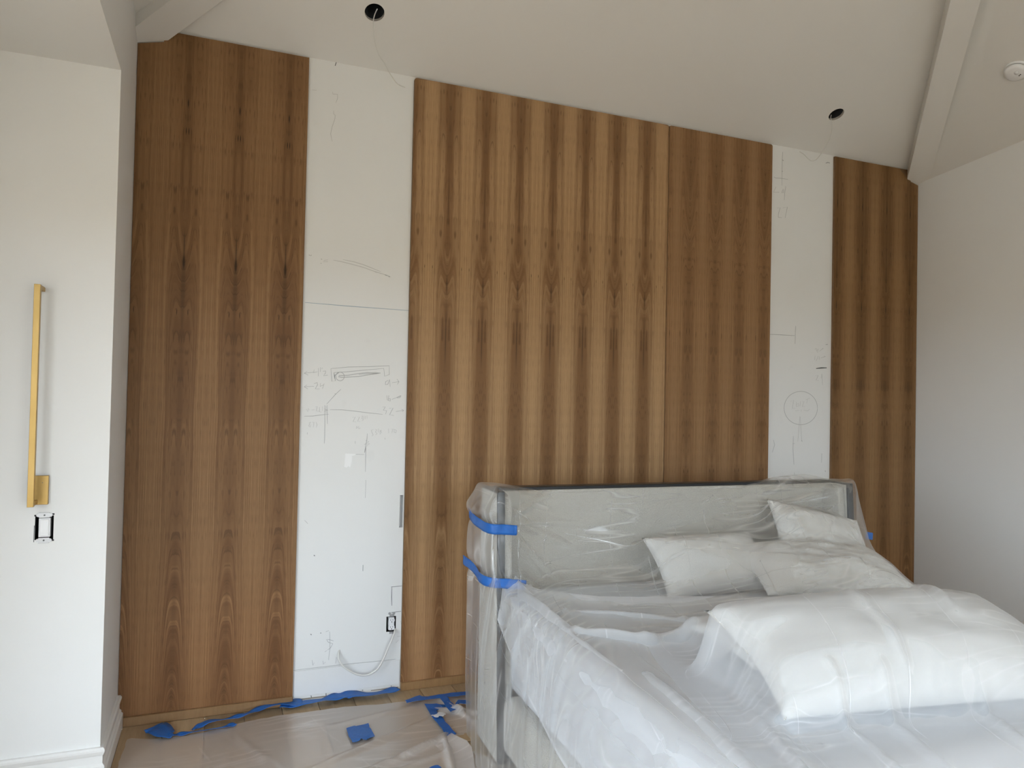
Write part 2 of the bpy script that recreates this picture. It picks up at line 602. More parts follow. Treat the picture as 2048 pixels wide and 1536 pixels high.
# return between the two, and the header above the alcove
struct(obj('wall_return', [(XL, YS, -.02), (XL, D, -.02), (XL, D, 3.55), (XL, YS, 3.55), (XL, YS, ZS), (XL, YR, ZS), (XL, YR, 3.55)],
           [(0, 1, 2, 3, 4), (4, 3, 6, 5)], M['wall']))
struct(obj('ceiling_alcove', [(XA, YR, ZS), (XL, YR, ZS), (XL, YS, ZS), (XA, YS, ZS)], [(0, 1, 2, 3)], M['ceiling']))
zr = 3.291
struct(obj('wall_right', [(XR, D, -.02), (XR, YR, -.02), (XR, YR, zr + .0997 * (D - YR)), (XR, D, zr)], [(0, 1, 2, 3)], M['wall']))
struct(holed('wall_rear', [(XA, -.02), (XR, -.02), (XR, zr + .0997 * (D - YR)), (2.295, 4.768), (XL, 3.39), (XA, ZS)],
             [rect(a) for a in WIN_REAR], lambda x, z: (x, YR, z), M['wall']))
struct(holed('wall_alcove', [(YR, -.02), (YS, -.02), (YS, ZS), (YR, ZS)], [rect(a) for a in WIN_ALC],
             lambda y, z: (XA, y, z), M['wall']))

# hipped ceiling
APEX = np.array([2.295, 1.21, 4.768])
HR, HL = np.array([XR, D, ZT]), np.array([XL, D, ZT])
NB = np.array([0, (APEX[2] - ZT) / (D - APEX[1]), 1.0])        # back slope: n.p = k
KB = NB @ HR
hc = [onP(749.2, 25, NB, KB), onP(1672.7, 229, NB, KB)]
HRAD = .0495
ub = np.array([1.0, 0, 0])
vb = np.cross(NB / np.linalg.norm(NB), ub)


def b3(a, b):
    return tuple(HR + a * ub + b * vb)


def b2(p):
    q = p - HR
    return (q @ ub, q @ vb)


apex_l, apex_r = APEX + np.array([0, 0, 0]), APEX
ceil_back = struct(holed('ceiling_back', [b2(HR), b2(APEX), b2(HL)], [circle(*b2(c), HRAD) for c in hc], b3, M['ceiling']))
wr0 = np.array([XR, D, zr])
wr1 = np.array([XR, YR, zr + .0997 * (D - YR)])
rg1 = np.array([APEX[0], YR, APEX[2]])
vs, fs = [], []
for i in range(9):
    for j in range(9):
        s, q = i / 8, j / 8
        vs.append((wr0 * (1 - s) + wr1 * s) * (1 - q) + ((APEX + np.array([0, 0, .16])) * (1 - s) + (rg1 + np.array([0, 0, .16])) * s) * q)
for i in range(8):
    for j in range(8):
        fs.append((i * 9 + j, (i + 1) * 9 + j, (i + 1) * 9 + j + 1, i * 9 + j + 1))
ceil_right = struct(obj('ceiling_right', vs, fs, M['ceiling'], smooth=True))
struct(obj('ceiling_left', [HL, APEX, rg1, (XL, YR, ZT)], [(0, 1, 2, 3)], M['ceiling']))


def hip_beam(name, corner, sx, half, ztip, slope, ang, length=5.3):
    a = math.radians(ang)
    d = np.array([sx * math.sin(a), -math.cos(a)])
    n = np.array([d[1], -d[0]])
    c = np.array(corner)
    # plan outline that fits the corner
    if sx < 0:
        back, side = c + np.array([-half / math.cos(a), 0]), c + np.array([0, -half / math.sin(a)])
    else:
        back, side = c + np.array([half / math.cos(a), 0]), c + np.array([0, -half / math.sin(a)])
    L = length * .72
    plan = [c, back, back + d * L, side + d * L, side]
    vs = []
    for p in plan:
        vs.append((p[0], p[1], ztip + slope * ((p - c) @ d)))
    for p in plan:
        vs.append((p[0], p[1], ztip + slope * ((p - c) @ d) + .42))
    n5 = 5
    fs = [(0, 1, 2, 3, 4), (5, 6, 7, 8, 9)] + [(i, (i + 1) % 5, 5 + (i + 1) % 5, 5 + i) for i in range(5)]
    return struct(obj(name, vs, fs, M['ceiling']))


hip_beam('trim_1', (XR, D), -1, .074, 3.279, .345, 42.7)
hip_beam('trim_2', (XL, D), 1, .083, 3.296, .365, 44.5)

# floor: one board of wood for each plank
floor = struct(obj('floor', [(XA, YR, -.022), (XR, YR, -.022), (XR, D, -.022), (XA, D, -.022)], [(0, 1, 2, 3)], M['vedge']))
PW = .1815
xk = -.026 - PW * 11
rp = random.Random(3)
pm = {}
while xk < XR - .01:
    x0, x1 = max(xk, XA), min(xk + PW, XR)
    if x1 - x0 > .02:
        y = D if x0 > XL - .1 else YS
        first = rp.choice((.42, .9, 1.35, 1.9, .7))
        L = first
        while y > YR + .01:
            y0 = max(YR, y - L)
            key = (round(x1 - x0, 3), round(y - y0, 3))
            if key not in pm:
                q = bpy.data.meshes.new('plank')
                bm = box_bm(-key[0] / 2 + .0008, key[0] / 2 - .0008, -key[1] / 2 + .0008, key[1] / 2 - .0008, -.02, 0, .0012)
                bm.to_mesh(q)
                bm.free()
                q.materials.append(M['oak'])
                pm[key] = q
            o = bpy.data.objects.new('plank', pm[key])
            o.location = ((x0 + x1) / 2, (y + y0) / 2, 0)
            o.parent = floor
            COL.objects.link(o)
            y = y0
            L = rp.choice((1.5, 1.9, 2.2))
    xk += PW


# window frames (behind and beside the camera)
def window(name, a, horizontal):
    x0, x1, z0, z1 = a
    bm = bmesh.new()

    def add(u0, u1, w0, w1, d0=-.05, d1=.03):
        b = box_bm(0, 1, 0, 1, 0, 1)
        for v in b.verts:
            u, dd, z = u0 + v.co.x * (u1 - u0), d0 + v.co.y * (d1 - d0), w0 + v.co.z * (w1 - w0)
            v.co = Vector((u, YR + dd, z)) if horizontal else Vector((XA + dd, u, z))
        me = bpy.data.meshes.new('t')
        b.to_mesh(me)
        b.free()
        bm.from_mesh(me)
        bpy.data.meshes.remove(me)
    f = .05
    add(x0, x1, z0, z0 + f)
    add(x0, x1, z1 - f, z1)
    add(x0, x0 + f, z0, z1)
    add(x1 - f, x1, z0, z1)
    add((x0 + x1) / 2 - .02, (x0 + x1) / 2 + .02, z0, z1)
    return struct(bmobj(name, bm, M['piping']))


k = 1
for a in WIN_REAR:
    window('window_%d' % k, a, True)
    k += 1
for a in WIN_ALC:
    window('window_%d' % k, a, False)
    k += 1

# baseboard with its profile, mitred round the corner of the alcove wall
prof = [(0, 0), (.026, 0), (.026, .066), (.019, .072), (.019, .080), (.011, .088), (.011, .118), (.015, .126), (.019, .137), (.019, .145), (.013, .152), (0, .152)]
vs, fs = [], []
np_ = len(prof)
for (px, py, ox, oy) in ((XA, YS, 0, -1), (XL, YS, 1, -1)):
    for d, z in prof:
        vs.append((px + ox * d, py + oy * d, z))
for i in range(np_ - 1):
    fs.append((i, i + 1, np_ + i + 1, np_ + i))
struct(obj('baseboard_left', vs, fs, M['trimw']))
vs, fs = [], []
for (px, py, ox, oy) in ((XL, YS, 1, -1), (XL, D - .021, 1, 0)):
    for d, z in prof:
        vs.append((px + ox * d, py + oy * d, z))
for i in range(np_ - 1):
    fs.append((i, i + 1, np_ + i + 1, np_ + i))
fs.append(tuple(range(np_, 2 * np_)))
struct(obj('baseboard_return', vs, fs, M['trimw']))

# ------------------------------------------------------------------ veneer panels
PT = .018


def panel(label, x0, x1, z0, z1, dark0, period, mat, cut=None):
    """cut(x) gives the top of the panel where a beam covers it"""
    th = thing('veneer_panel', label, 'wall panel', ((x0 + x1) / 2, D, 0))
    top = cut or (lambda x: z1)
    r = .013
    xs = sorted(set([x0, x1] + ([x for x in cut.breaks if x0 < x < x1] if cut else [])))
    yb, yf = D - .001, D - PT + .0012
    # core
    out = [(x0, z0), (x1, z0)] + [(x, top(x)) for x in reversed(xs)]
    if not cut:
        out = [(x0, z0), (x1, z0), (x1, z1 - r), (x1 - r * .3, z1 - r * .3), (x1 - r, z1), (x0 + r, z1), (x0 + r * .3, z1 - r * .3), (x0, z1 - r)]
    n = len(out)
    vs = [(x, yf, z) for x, z in out] + [(x, yb, z) for x, z in out]
    fs = [tuple(range(n)), tuple(range(2 * n - 1, n - 1, -1))] + [(i, n + i, n + (i + 1) % n, (i + 1) % n) for i in range(n)]
    settle(obj('core', vs, fs, M['vedge']), th)
    half = period / 2
    k0 = math.floor((x0 - dark0) / half) - 1
    yl = D - PT
    for k in range(k0, k0 + 60):
        a, b = dark0 + k * half, dark0 + (k + 1) * half
        la, lb = max(a, x0 + .0015), min(b, x1 - .0015)
        if lb - la < .002:
            continue
        cuts = [la] + ([x for x in cut.breaks if la < x < lb] if cut else []) + [lb]
        vs, uv = [], []
        for x in cuts:
            u = (x - a) / half
            u = u if k % 2 == 0 else 1 - u
            zt = top(x) - .0015
            if not cut and (x < x0 + r or x > x1 - r):
                zt -= r * .6
            for y in (yl, yf + .0005):
                vs += [(x, y, z0), (x, y, zt)]
                uv += [(u, z0), (u, zt)]
        fs = []
        for i in range(len(cuts) - 1):
            p, q = i * 4, (i + 1) * 4
            fs += [(p, q, q + 1, p + 1), (p + 1, q + 1, q + 3, p + 3)]
        m_ = 4 * (len(cuts) - 1)
        fs += [(0, 1, 3, 2), (m_, m_ + 2, m_ + 3, m_ + 1)]
        settle(obj('veneer_leaf', vs, fs, mat, uv=uv, uvname='leaf'), th)
    return th


def beam_cut(xc, sx, half, ztip, slope, ang, ztop):
    a = math.radians(ang)
    xe = xc + sx * half / math.cos(a)

    def f(x):
        inside = (x - xc) * sx <= half / math.cos(a) + 1e-6
        zb = ztip + slope * abs(x - xc) * math.sin(a) - .002
        return min(ztop, zb) if inside else ztop
    f.breaks = [xe - sx * .0004, xe + sx * .0004]
    return f


ZP = 3.381
TRZ = .045
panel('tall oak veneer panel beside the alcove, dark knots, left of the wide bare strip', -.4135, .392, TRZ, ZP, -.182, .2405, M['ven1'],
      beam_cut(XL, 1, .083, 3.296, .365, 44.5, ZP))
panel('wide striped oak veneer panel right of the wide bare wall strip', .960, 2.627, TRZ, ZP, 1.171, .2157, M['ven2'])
panel('plain darker oak veneer panel joined to the right edge of the wide striped panel', 2.629, 3.459, TRZ, ZP, 2.795, .2015, M['ven2b'])
panel('narrow oak veneer panel in the right corner beside the white side wall', 4.018, 4.836, TRZ, ZP, 4.045, .2375, M['ven3'],
      beam_cut(XR, -1, .074, 3.279, .367, 42.7, ZP))

for i, (a, b) in enumerate(((-.388, .392), (.960, 3.459), (4.018, 4.838))):
    struct(box('trim_%d' % (i + 3), a, b, D - .034, D - .0005, .0005, TRZ, M['oaktrim'], bev=.002), 'oak plinth strip under the veneer panel')

# ------------------------------------------------------------------ bare wall strips: pencil notes, patches, openings
QN = np.array([0, -1, 0])


def stroke_mesh(paths, width, to, lift, jitter=0):
    vs, fs = [], []
    for path in paths:
        P = [np.array(to(*p)) for p in path]
        base = len(vs)
        for i, p in enumerate(P):
            t = P[min(i + 1, len(P) - 1)] - P[max(i - 1, 0)]
            t = t / (np.linalg.norm(t) + 1e-9)
            s = np.cross(t, QN)
            wd = width / 2 * (1 if 0 < i < len(P) - 1 else .6)
            for off, y in ((-1, lift * .2), (-1, lift), (1, lift), (1, lift * .2)):
                vs.append(p + s * wd * off + QN * y)
        for i in range(len(P) - 1):
            a, b = base + 4 * i, base + 4 * (i + 1)
            for k_ in range(3):
                fs.append((a + k_, a + k_ + 1, b + k_ + 1, b + k_))
    return vs, fs


def arc(cx, cy, rx, ry, a0, a1, n=14):
    return [(cx + rx * math.cos(math.radians(a0 + (a1 - a0) * i / n)), cy + ry * math.sin(math.radians(a0 + (a1 - a0) * i / n))) for i in range(n + 1)]


def note(paths, ox, oy, sc, mat='pencil', width=.0028):
    vs, fs = stroke_mesh(paths, width, lambda x, y: onY(ox + x / sc, oy + y / sc), .0008)
    return obj('pencil_mark', vs, fs, M[mat], wall_back)


z1 = (600, 680, 7.682)
note([[(475, 440), (490, 635), (545, 625), (520, 500)], [(475, 440), (740, 415), (1050, 410), (1370, 395), (1372, 530), (1300, 557), (1287, 435)],
      [(520, 500), (700, 490), (1000, 462), (1287, 437)]], *z1)
note([[(1240, 507), (1030, 500), (870, 520), (740, 542), (600, 548), (590, 565), (640, 575), (900, 560), (1130, 522), (1240, 507)],
      [(1200, 512), (1030, 517), (900, 530)], [(520, 505), (535, 590), (540, 540), (600, 500)]], *z1, width=.0035)
note([arc(615, 560, 66, 66, -170, 190, 24)], *z1)
note([[(65, 510), (215, 495)], [(110, 480), (65, 510), (125, 540)], [(220, 455), (205, 500), (270, 488)], [(285, 430), (280, 555)],
      [(315, 420), (312, 490)], [(330, 440), (350, 430)], [(350, 480), (395, 475), (390, 510), (360, 548), (425, 540)]], *z1)
note([[(65, 718), (215, 710)], [(105, 690), (65, 718), (120, 752)], [(215, 670), (265, 655), (270, 685), (235, 750), (300, 752)],
      [(315, 665), (310, 712), (365, 690)], [(370, 670), (345, 750)]], *z1)
note([[(630, 755), (545, 835), (410, 985)], [(555, 835), (530, 822)]], *z1)
note([[(1355, 620), (1315, 640), (1312, 685), (1350, 680), (1375, 610)], [(1375, 605), (1385, 715)], [(1415, 655), (1520, 640)], [(1490, 600), (1520, 640), (1495, 685)]], *z1)
note([[(1335, 850), (1340, 925)], [(1365, 850), (1355, 930), (1385, 940), (1385, 900), (1362, 905)], [(1410, 912), (1555, 860)], [(1480, 885), (1550, 855), (1535, 885), (1490, 890)]], *z1)
note([[(1270, 1030), (1310, 1025), (1280, 1080), (1330, 1085), (1315, 1140)], [(1370, 1050), (1430, 1045), (1375, 1150), (1440, 1160)],
      [(1470, 1100), (1595, 1080)], [(1560, 1065), (1590, 1080), (1575, 1105)]], *z1)
note([[(65, 1170), (200, 1168), (330, 1150), (440, 1140)], [(460, 1070), (640, 1072), (820, 1090), (1050, 1120), (1270, 1142)]], *z1)
note([[(380, 1000), (382, 1300), (377, 1536), (372, 1590)], [(420, 1000), (418, 1180), (422, 1290)], [(400, 1010), (400, 1130)],
      [(370, 1095), (420, 1075)], [(375, 1060), (430, 1080)]], *z1)
note([[(95, 1060), (120, 1100), (130, 1050), (150, 1080)], [(175, 1075), (225, 1072)], [(235, 1030), (265, 1020), (250, 1090), (290, 1095)], [(300, 1030), (300, 1105), (330, 1108)],
      [(345, 1020), (345, 1090)]], *z1, mat='pencil_faint')
note([[(130, 1275), (160, 1260), (135, 1320), (155, 1340), (165, 1300)], [(185, 1265), (215, 1262), (205, 1340)], [(245, 1260), (262, 1300), (250, 1345)]], *z1, mat='pencil_faint')
note([[(805, 1190), (850, 1180), (815, 1255), (860, 1258)], [(880, 1185), (915, 1180), (885, 1250), (925, 1250)], [(940, 1170), (965, 1165), (950, 1205), (975, 1225), (950, 1245)],
      [(985, 1165), (975, 1215)], [(1005, 1165), (1000, 1215)], [(1030, 1160), (1030, 1210)]], *z1, mat='pencil_faint')
note([[(870, 1325), (885, 1350), (865, 1362), (870, 1325)], [(900, 1320), (905, 1365), (935, 1350)]], *z1, mat='pencil_faint')
note([[(1130, 1375), (1095, 1385), (1110, 1430), (1125, 1460), (1100, 1475)], [(1150, 1375), (1180, 1375), (1160, 1415), (1185, 1440), (1160, 1460)], [(1205, 1360), (1200, 1420)],
      [(1225, 1380), (1255, 1420), (1230, 1450), (1230, 1400), (1260, 1385)], [(1360, 1360), (1362, 1430)], [(1400, 1370), (1430, 1365), (1410, 1430)], [(1450, 1370), (1480, 1390), (1470, 1430), (1445, 1415), (1450, 1370)]],
     *z1, mat='pencil_faint')
z5 = (560, 640, 3.657)
note([[(638, 830), (636, 870), (618, 970), (628, 930), (626, 1020), (625, 1110)], [(625, 880), (650, 890), (615, 910), (655, 905), (630, 925)], [(628, 1170), (624, 1300)],
      [(555, 982), (615, 984)], [(550, 885), (550, 905)], [(200, 822), (200, 836)], [(768, 862), (768, 874)], [(180, 1465), (204, 1490)]], *z5)
note([[(610, 605), (700, 612.5), (817, 621)]], 0, 0, 1, mat='chalk', width=.004)
z2 = (600, 480, 9.309)
note([[(440, 380), (520, 370)], [(430, 404), (520, 404)], [(620, 375), (760, 400), (960, 450), (1180, 510), (1400, 590), (1530, 630), (1680, 685)],
      [(800, 365), (1000, 405), (1180, 460), (1330, 520), (1500, 590)]], *z2, mat='pencil_faint', width=.0035)
note([[(1400, 595), (1440, 603)], [(1580, 650), (1620, 662)], [(1650, 680), (1675, 685)], [(390, 350), (410, 365)], [(385, 430), (400, 440)], [(170, 275), (180, 292)], [(195, 295), (215, 280)]], *z2, width=.005)
z6 = (560, 0, 4.518)
note([[(512, 550), (498, 595)]], *z6, mat='pencil_dark', width=.006)
note([[(290, 812), (332, 816)], [(475, 830), (478, 850), (520, 852), (520, 890), (505, 930)], [(485, 1000), (485, 1030), (498, 1040), (497, 1070), (470, 1150), (458, 1210), (472, 1280)], [(530, 400), (530, 415)]], *z6, mat='pencil_faint')
z7 = (1530, 290, 9.6)
note([[(340, 130), (330, 280), (325, 500), (325, 780)], [(170, 610), (200, 632), (300, 640), (440, 660)]], *z7)
note([[(330, 285), (355, 300)], [(330, 495), (335, 515)], [(1165, 350), (1200, 335), (1245, 345)]], *z7, width=.008)
note([[(210, 805), (165, 905), (270, 905)], [(345, 850), (320, 920), (350, 915), (360, 850)], [(400, 790), (380, 900), (370, 1060)],
      [(230, 1210), (290, 1205), (255, 1330), (255, 1390), (320, 1395)], [(340, 1205), (430, 1190), (385, 1400)]], *z7)
z8 = (1530, 640, 4.8)
note([[(32, 137), (160, 143), (285, 150)], [(294, 58), (288, 228)]], *z8, width=.004)
note([arc(343, 845, 160, 160, 0, 360, 48)], *z8)
note([[(245, 780), (275, 770), (262, 850), (290, 848)], [(300, 785), (300, 830), (325, 825), (320, 800), (302, 812)], [(340, 780), (336, 830)], [(355, 785), (375, 780), (358, 832), (385, 830)],
      [(390, 765), (432, 750)], [(408, 760), (400, 800)], [(290, 872), (330, 868)], [(350, 860), (345, 880)], [(370, 865), (410, 872), (430, 855)]], *z8, mat='pencil_faint')
note([[(335, 925), (325, 1040), (315, 1165)], [(338, 930), (345, 1050), (353, 1160)]], *z8, mat='pencil_faint')
note([[(272, 1115), (268, 1235), (272, 1300), (278, 1390)], [(282, 1465), (285, 1515)], [(545, 1280), (542, 1370)], [(265, 1190), (285, 1185)], [(80, 1150), (92, 1200), (70, 1270)]], *z8)
note([[(350, 1155), (357, 1166)], [(575, 1446), (582, 1455)], [(582, 236), (602, 234)]], *z8, width=.007)
note([[(490, 466), (540, 460), (592, 459)]], *z8, mat='pencil_dark', width=.009)
note([[(475, 280), (490, 272), (495, 300), (510, 275), (505, 315)], [(520, 300), (560, 272), (545, 270)], [(480, 345), (478, 385)], [(510, 345), (490, 395)], [(520, 350), (520, 380)], [(535, 365), (580, 350), (565, 345)],
      [(485, 535), (510, 530), (490, 580), (515, 580)], [(545, 520), (540, 560)], [(545, 515), (552, 622)]], *z8, mat='pencil_faint', width=.004)
z4 = (560, 1100, 3.523)
note([[(783, 260), (858, 253)], [(788, 262), (786, 330), (788, 392)], [(786, 440), (852, 432)], [(585, 105), (584, 148)]], *z4, mat='pencil_dark', width=.0035)
note([[(322, 575), (345, 568)], [(378, 640), (350, 632), (328, 630), (340, 650), (372, 660), (355, 690), (335, 705)], [(350, 575), (352, 690), (342, 775)], [(315, 718), (330, 708)]], *z4)
note([[(95, 848), (260, 828), (480, 803), (640, 788), (735, 778), (815, 768)], [(100, 856), (300, 832), (520, 808)], [(226, 775), (232, 812), (242, 795)], [(302, 780), (306, 805), (320, 790)], [(398, 755), (392, 800)]], *z4)
note([[(238, 36), (246, 42)], [(215, 592), (222, 598)], [(284, 584), (290, 586)], [(135, 918), (136, 928)], [(180, 938), (135, 948)], [(218, 1025), (222, 1040)], [(324, 998), (324, 1030)], [(577, 988), (586, 988)],
      [(782, 955), (785, 962)], [(825, 865), (826, 872)], [(226, 852), (226, 858)], [(330, 876), (332, 882)]], *z4, mat='pencil_dark', width=.006)
note([[(305, 958), (330, 938), (352, 935)], [(308, 950), (345, 945)]], *z4, mat='scuff', width=.008)
note([[(850, 500), (860, 560)], [(815, 655), (838, 632)], [(825, 610), (850, 606)]], *z4, mat='pencil_faint')
# grime along the foot of the bare strip
note([[(105, 1058), (200, 1045), (330, 1030), (480, 1010)], [(640, 990), (740, 978), (835, 965)]], *z4, mat='scuff', width=.006)


def wallpatch(name, pts, mat, lift, y=D, parent=None):
    P = [onY(a, b, y) for a, b in pts]
    n = len(P)
    vs = [p + QN * lift for p in P] + [p for p in P]
    fs = [tuple(range(n))] + [(i, (i + 1) % n, n + (i + 1) % n, n + i) for i in range(n)]
    return obj(name, vs, fs, mat, parent)


wallpatch('torn_patch', [(690.4, 907), (711, 908), (710, 910), (704, 912), (704, 921), (702, 929), (700, 935), (697, 932), (693, 935), (688.5, 934)], M['plaster'], .0012, parent=wall_back)
# lining of the slot beside the wide panel
vs = [(x, y, z) for y in (D, D + .045) for x, z in rect(SL)]
obj('slot_lining', vs, [(4, 5, 6, 7)] + [(i, (i + 1) % 4, 4 + (i + 1) % 4, 4 + i) for i in range(4)], M['primed'], wall_back)
# the separate board along the foot of the bare strip
box('skirting_board', .397, .956, D - .004, D - .0004, .03, onY(690, 1331)[2], M['primed'], wall_back, bev=.001)


def wall_box(th, a, y):
    """black electrical box sunk in a wall opening"""
    x0, x1, za, zb = a
    vs = [(x, yy, z) for yy in (y, y + .06) for x, z in rect(a)]
    settle(obj('electrical_box', vs, [(4, 5, 6, 7)] + [(i, (i + 1) % 4, 4 + (i + 1) % 4, 4 + i) for i in range(4)], M['hole']), th)


# light switch without its cover plate
xc, zc = (SW[0] + SW[1]) / 2, (SW[2] + SW[3]) / 2
th = thing('light_switch', 'white rocker switch without cover plate in an open wall box under the brass sconce', 'switch', (xc, YS, SW[2]))
wall_box(th, SW, YS)
settle(box('rocker', xc - .015, xc + .017, YS - .006, YS + .02, zc - .033, zc + .034, M['device'], bev=.002), th)
settle(box('rocker_frame', xc - .019, xc + .021, YS - .002, YS + .02, zc - .037, zc + .038, M['device'], bev=.001), th)
for s in (-1, 1):
    zz = zc + s * .050
    b = settle(box('yoke_tab', xc - .019, xc + .019, YS - .003, YS - .0005, zz - .0105, zz + .0105, M['steel'], bev=.0006), th)
    for dx in (-.021, .021):
        settle(bmobj('plaster_ear', (lambda bm: (bmesh.ops.create_cone(bm, cap_ends=True, segments=16, radius1=.007, radius2=.007, depth=.002,
               matrix=Matrix.Translation((xc + dx, YS - .0022, zz)) @ Matrix.Rotation(math.pi / 2, 4, 'X')), bm)[1])(bmesh.new()), M['steel']), th)
    settle(bmobj('screw', (lambda bm: (bmesh.ops.create_cone(bm, cap_ends=True, segments=12, radius1=.0035, radius2=.003, depth=.003,
           matrix=Matrix.Translation((xc, YS - .004, zz)) @ Matrix.Rotation(math.pi / 2, 4, 'X')), bm)[1])(bmesh.new()), M['pencil_dark']), th)
for (a, b, c, d) in ((SW[0] - .003, SW[0] + .004, zc + .046, zc + .052), (SW[1] - .006, SW[1] + .002, zc + .050, zc + .056), (SW[1] - .006, SW[1] + .003, zc - .054, zc - .048), (SW[0] - .003, SW[0] - .001, zc - .056, zc + .01)):
    settle(box('chipped_edge', a, b, YS - .0008, YS - .0002, c, d, M['hole']), th)

# duplex outlet without its cover plate
xc, zc = (OU[0] + OU[1]) / 2 + .002, (OU[2] + OU[3]) / 2
th = thing('wall_outlet', 'white duplex outlet hanging in an open black wall box near the floor', 'outlet', (xc, D, OU[2]))
wall_box(th, OU, D)
settle(box('receptacle_body', xc - .016, xc + .016, D - .001, D + .03, zc - .034, zc + .036, M['device'], bev=.003), th)
for s in (-1, 1):
    zz = zc + .001 + s * .019
    pts = [(xc + .0168 * math.cos(t_), zz + min(.0142, max(-.0142, .0168 * math.sin(t_)))) for t_ in [2 * math.pi * i / 32 for i in range(32)]]
    n = len(pts)
    vs = [(x, D - .006, z) for x, z in pts] + [(x, D + .004, z) for x, z in pts]
    f_ = settle(obj('receptacle_face', vs, [tuple(range(n))] + [(i, (i + 1) % n, n + (i + 1) % n, n + i) for i in range(n)], M['device']), th)
    for (dx, dz, ww, hh) in ((-.0063, .003, .0022, .008), (.0063, .003, .0022, .0068), (0, -.008, .0045, .0045)):
        q = box('contact_slot', xc + dx - ww / 2, xc + dx + ww / 2, D - .0068, D - .005, zz + dz - hh / 2, zz + dz + hh / 2, M['hole'])
        q.parent = f_
for s in (-1, 1):
    settle(box('yoke_tab', xc - .011, xc + .013, D - .003, D - .0006, zc + s * .047 - .006, zc + s * .047 + .006, M['steel'], bev=.0006), th)
for dx in (-.012, .012):
    settle(bmobj('plaster_ear', (lambda bm: (bmesh.ops.create_cone(bm, cap_ends=True, segments=16, radius1=.007, radius2=.007, depth=.002,
           matrix=Matrix.Translation((xc + dx, D - .002, zc + .058)) @ Matrix.Rotation(math.pi / 2, 4, 'X')), bm)[1])(bmesh.new()), M['steel']), th)

# cable from the outlet to the hole in the wall
P = [onY(790, 1258, D - .005), onY(788, 1268, D - .03), onY(776, 1297, D - .045), onY(766, 1320, D - .05), onY(755, 1338, D - .05), onY(737, 1349, D - .045), onY(718, 1350, D - .045), onY(698, 1341, D - .045), onY(684, 1330, D - .045),
     onY(677.5, 1318, D - .04), onY(677, 1308, D - .02), onY(679, 1300, D + .004)]
c_ = tube('cable', P, .0052, M['cable'])
tag(c_, 'white cable looping below the wall outlet into a hole in the bare strip', 'cable')

# ------------------------------------------------------------------ ceiling openings and their cables
nb = NB / np.linalg.norm(NB)
for i, c in enumerate(hc):
    lab = ('black round ceiling opening above the wide bare strip', 'black round ceiling opening above the narrow bare strip beside the right beam')[i]
    th = thing('recessed_light_opening', lab, 'light fixture', tuple(c), 'ceiling openings for downlights')
    n = 40
    ring = [c + HRAD * (math.cos(2 * math.pi * k_ / n) * ub + math.sin(2 * math.pi * k_ / n) * vb) for k_ in range(n)]
    vs = ring + [p + nb * .017 for p in ring]
    settle(obj('cut_edge', vs, [(k_, (k_ + 1) % n, n + (k_ + 1) % n, n + k_) for k_ in range(n)], M['gypsum'], smooth=True), th)
    ring2 = [c + 1.15 * HRAD * (math.cos(2 * math.pi * k_ / n) * ub + math.sin(2 * math.pi * k_ / n) * vb) + nb * .0172 for k_ in range(n)]
    vs = ring2 + [p + nb * .13 for p in ring2]
    settle(obj('can', vs, [(k_, (k_ + 1) % n, n + (k_ + 1) % n, n + k_) for k_ in range(n)] + [tuple(range(n, 2 * n))], M['hole'], smooth=False), th)

z = (700, 0, 8.086)


def on_slope(x, y, off):
    p = onP(x, y, NB, KB - off)
    return p


pl = [(440, 145, -.05), (405, 220, -.02), (383, 300, 0), (378, 360, .02), (385, 500, .05), (400, 640, .07), (430, 780, .08), (490, 920, .09), (580, 1060, .10), (650, 1190, .10), (740, 1325, .10), (800, 1370, .10), (892, 1414, .10)]
c_ = tube('cable', [on_slope(z[0] + a / z[2], z[1] + b / z[2], o_) for a, b, o_ in pl], .0026, M['cable'])
tag(c_, 'thin white cable hanging straight down then sideways from the left ceiling opening', 'cable', 'cables from ceiling openings')
z = (1580, 200, 10.97)
pl = [(905, 330, -.03), (895, 395, -.005), (915, 460, .02), (928, 560, .04), (915, 700, .06), (870, 860, .08), (800, 1000, .09), (700, 1150, .10), (610, 1270, .10), (540, 1325, .10), (470, 1330, .10), (400, 1290, .10), (310, 1195, .09), (210, 1130, .08)]
c_ = tube('cable', [on_slope(z[0] + a / z[2], z[1] + b / z[2], o_) for a, b, o_ in pl], .0024, M['cable'])
tag(c_, 'thin white cable curling up like a hook from the right ceiling opening', 'cable', 'cables from ceiling openings')

# smoke detector on the right slope
n_r = np.cross(APEX - wr0, wr1 - wr0)
n_r = n_r / np.linalg.norm(n_r)
if n_r[2] < 0:
    n_r = -n_r
bvh = BVHTree.FromPolygons([tuple(v.co) for v in ceil_right.data.vertices], [tuple(p.vertices) for p in ceil_right.data.polygons])
d_ = Vector(ray(2034, 139)).normalized()
hit, hn, _, _ = bvh.ray_cast(Vector(CP), d_)
hn = -hn if hn.z > 0 else hn
th = thing('smoke_detector', 'round white smoke detector on the right ceiling slope at the picture edge', 'smoke detector', tuple(hit))
q = hn.to_track_quat('Z', 'Y').to_matrix().to_4x4()


def lathe(name, prof_, mat, parent, mtx, n=40):
    vs, fs = [], []
    for r_, h_ in prof_:
        for k_ in range(n):
            vs.append(mtx @ Vector((r_ * math.cos(2 * math.pi * k_ / n), r_ * math.sin(2 * math.pi * k_ / n), h_)))
    for i in range(len(prof_) - 1):
        for k_ in range(n):
            fs.append((i * n + k_, i * n + (k_ + 1) % n, (i + 1) * n + (k_ + 1) % n, (i + 1) * n + k_))
    fs.append(tuple((len(prof_) - 1) * n + k_ for k_ in range(n)))
    return obj(name, vs, fs, mat, parent, smooth=True)


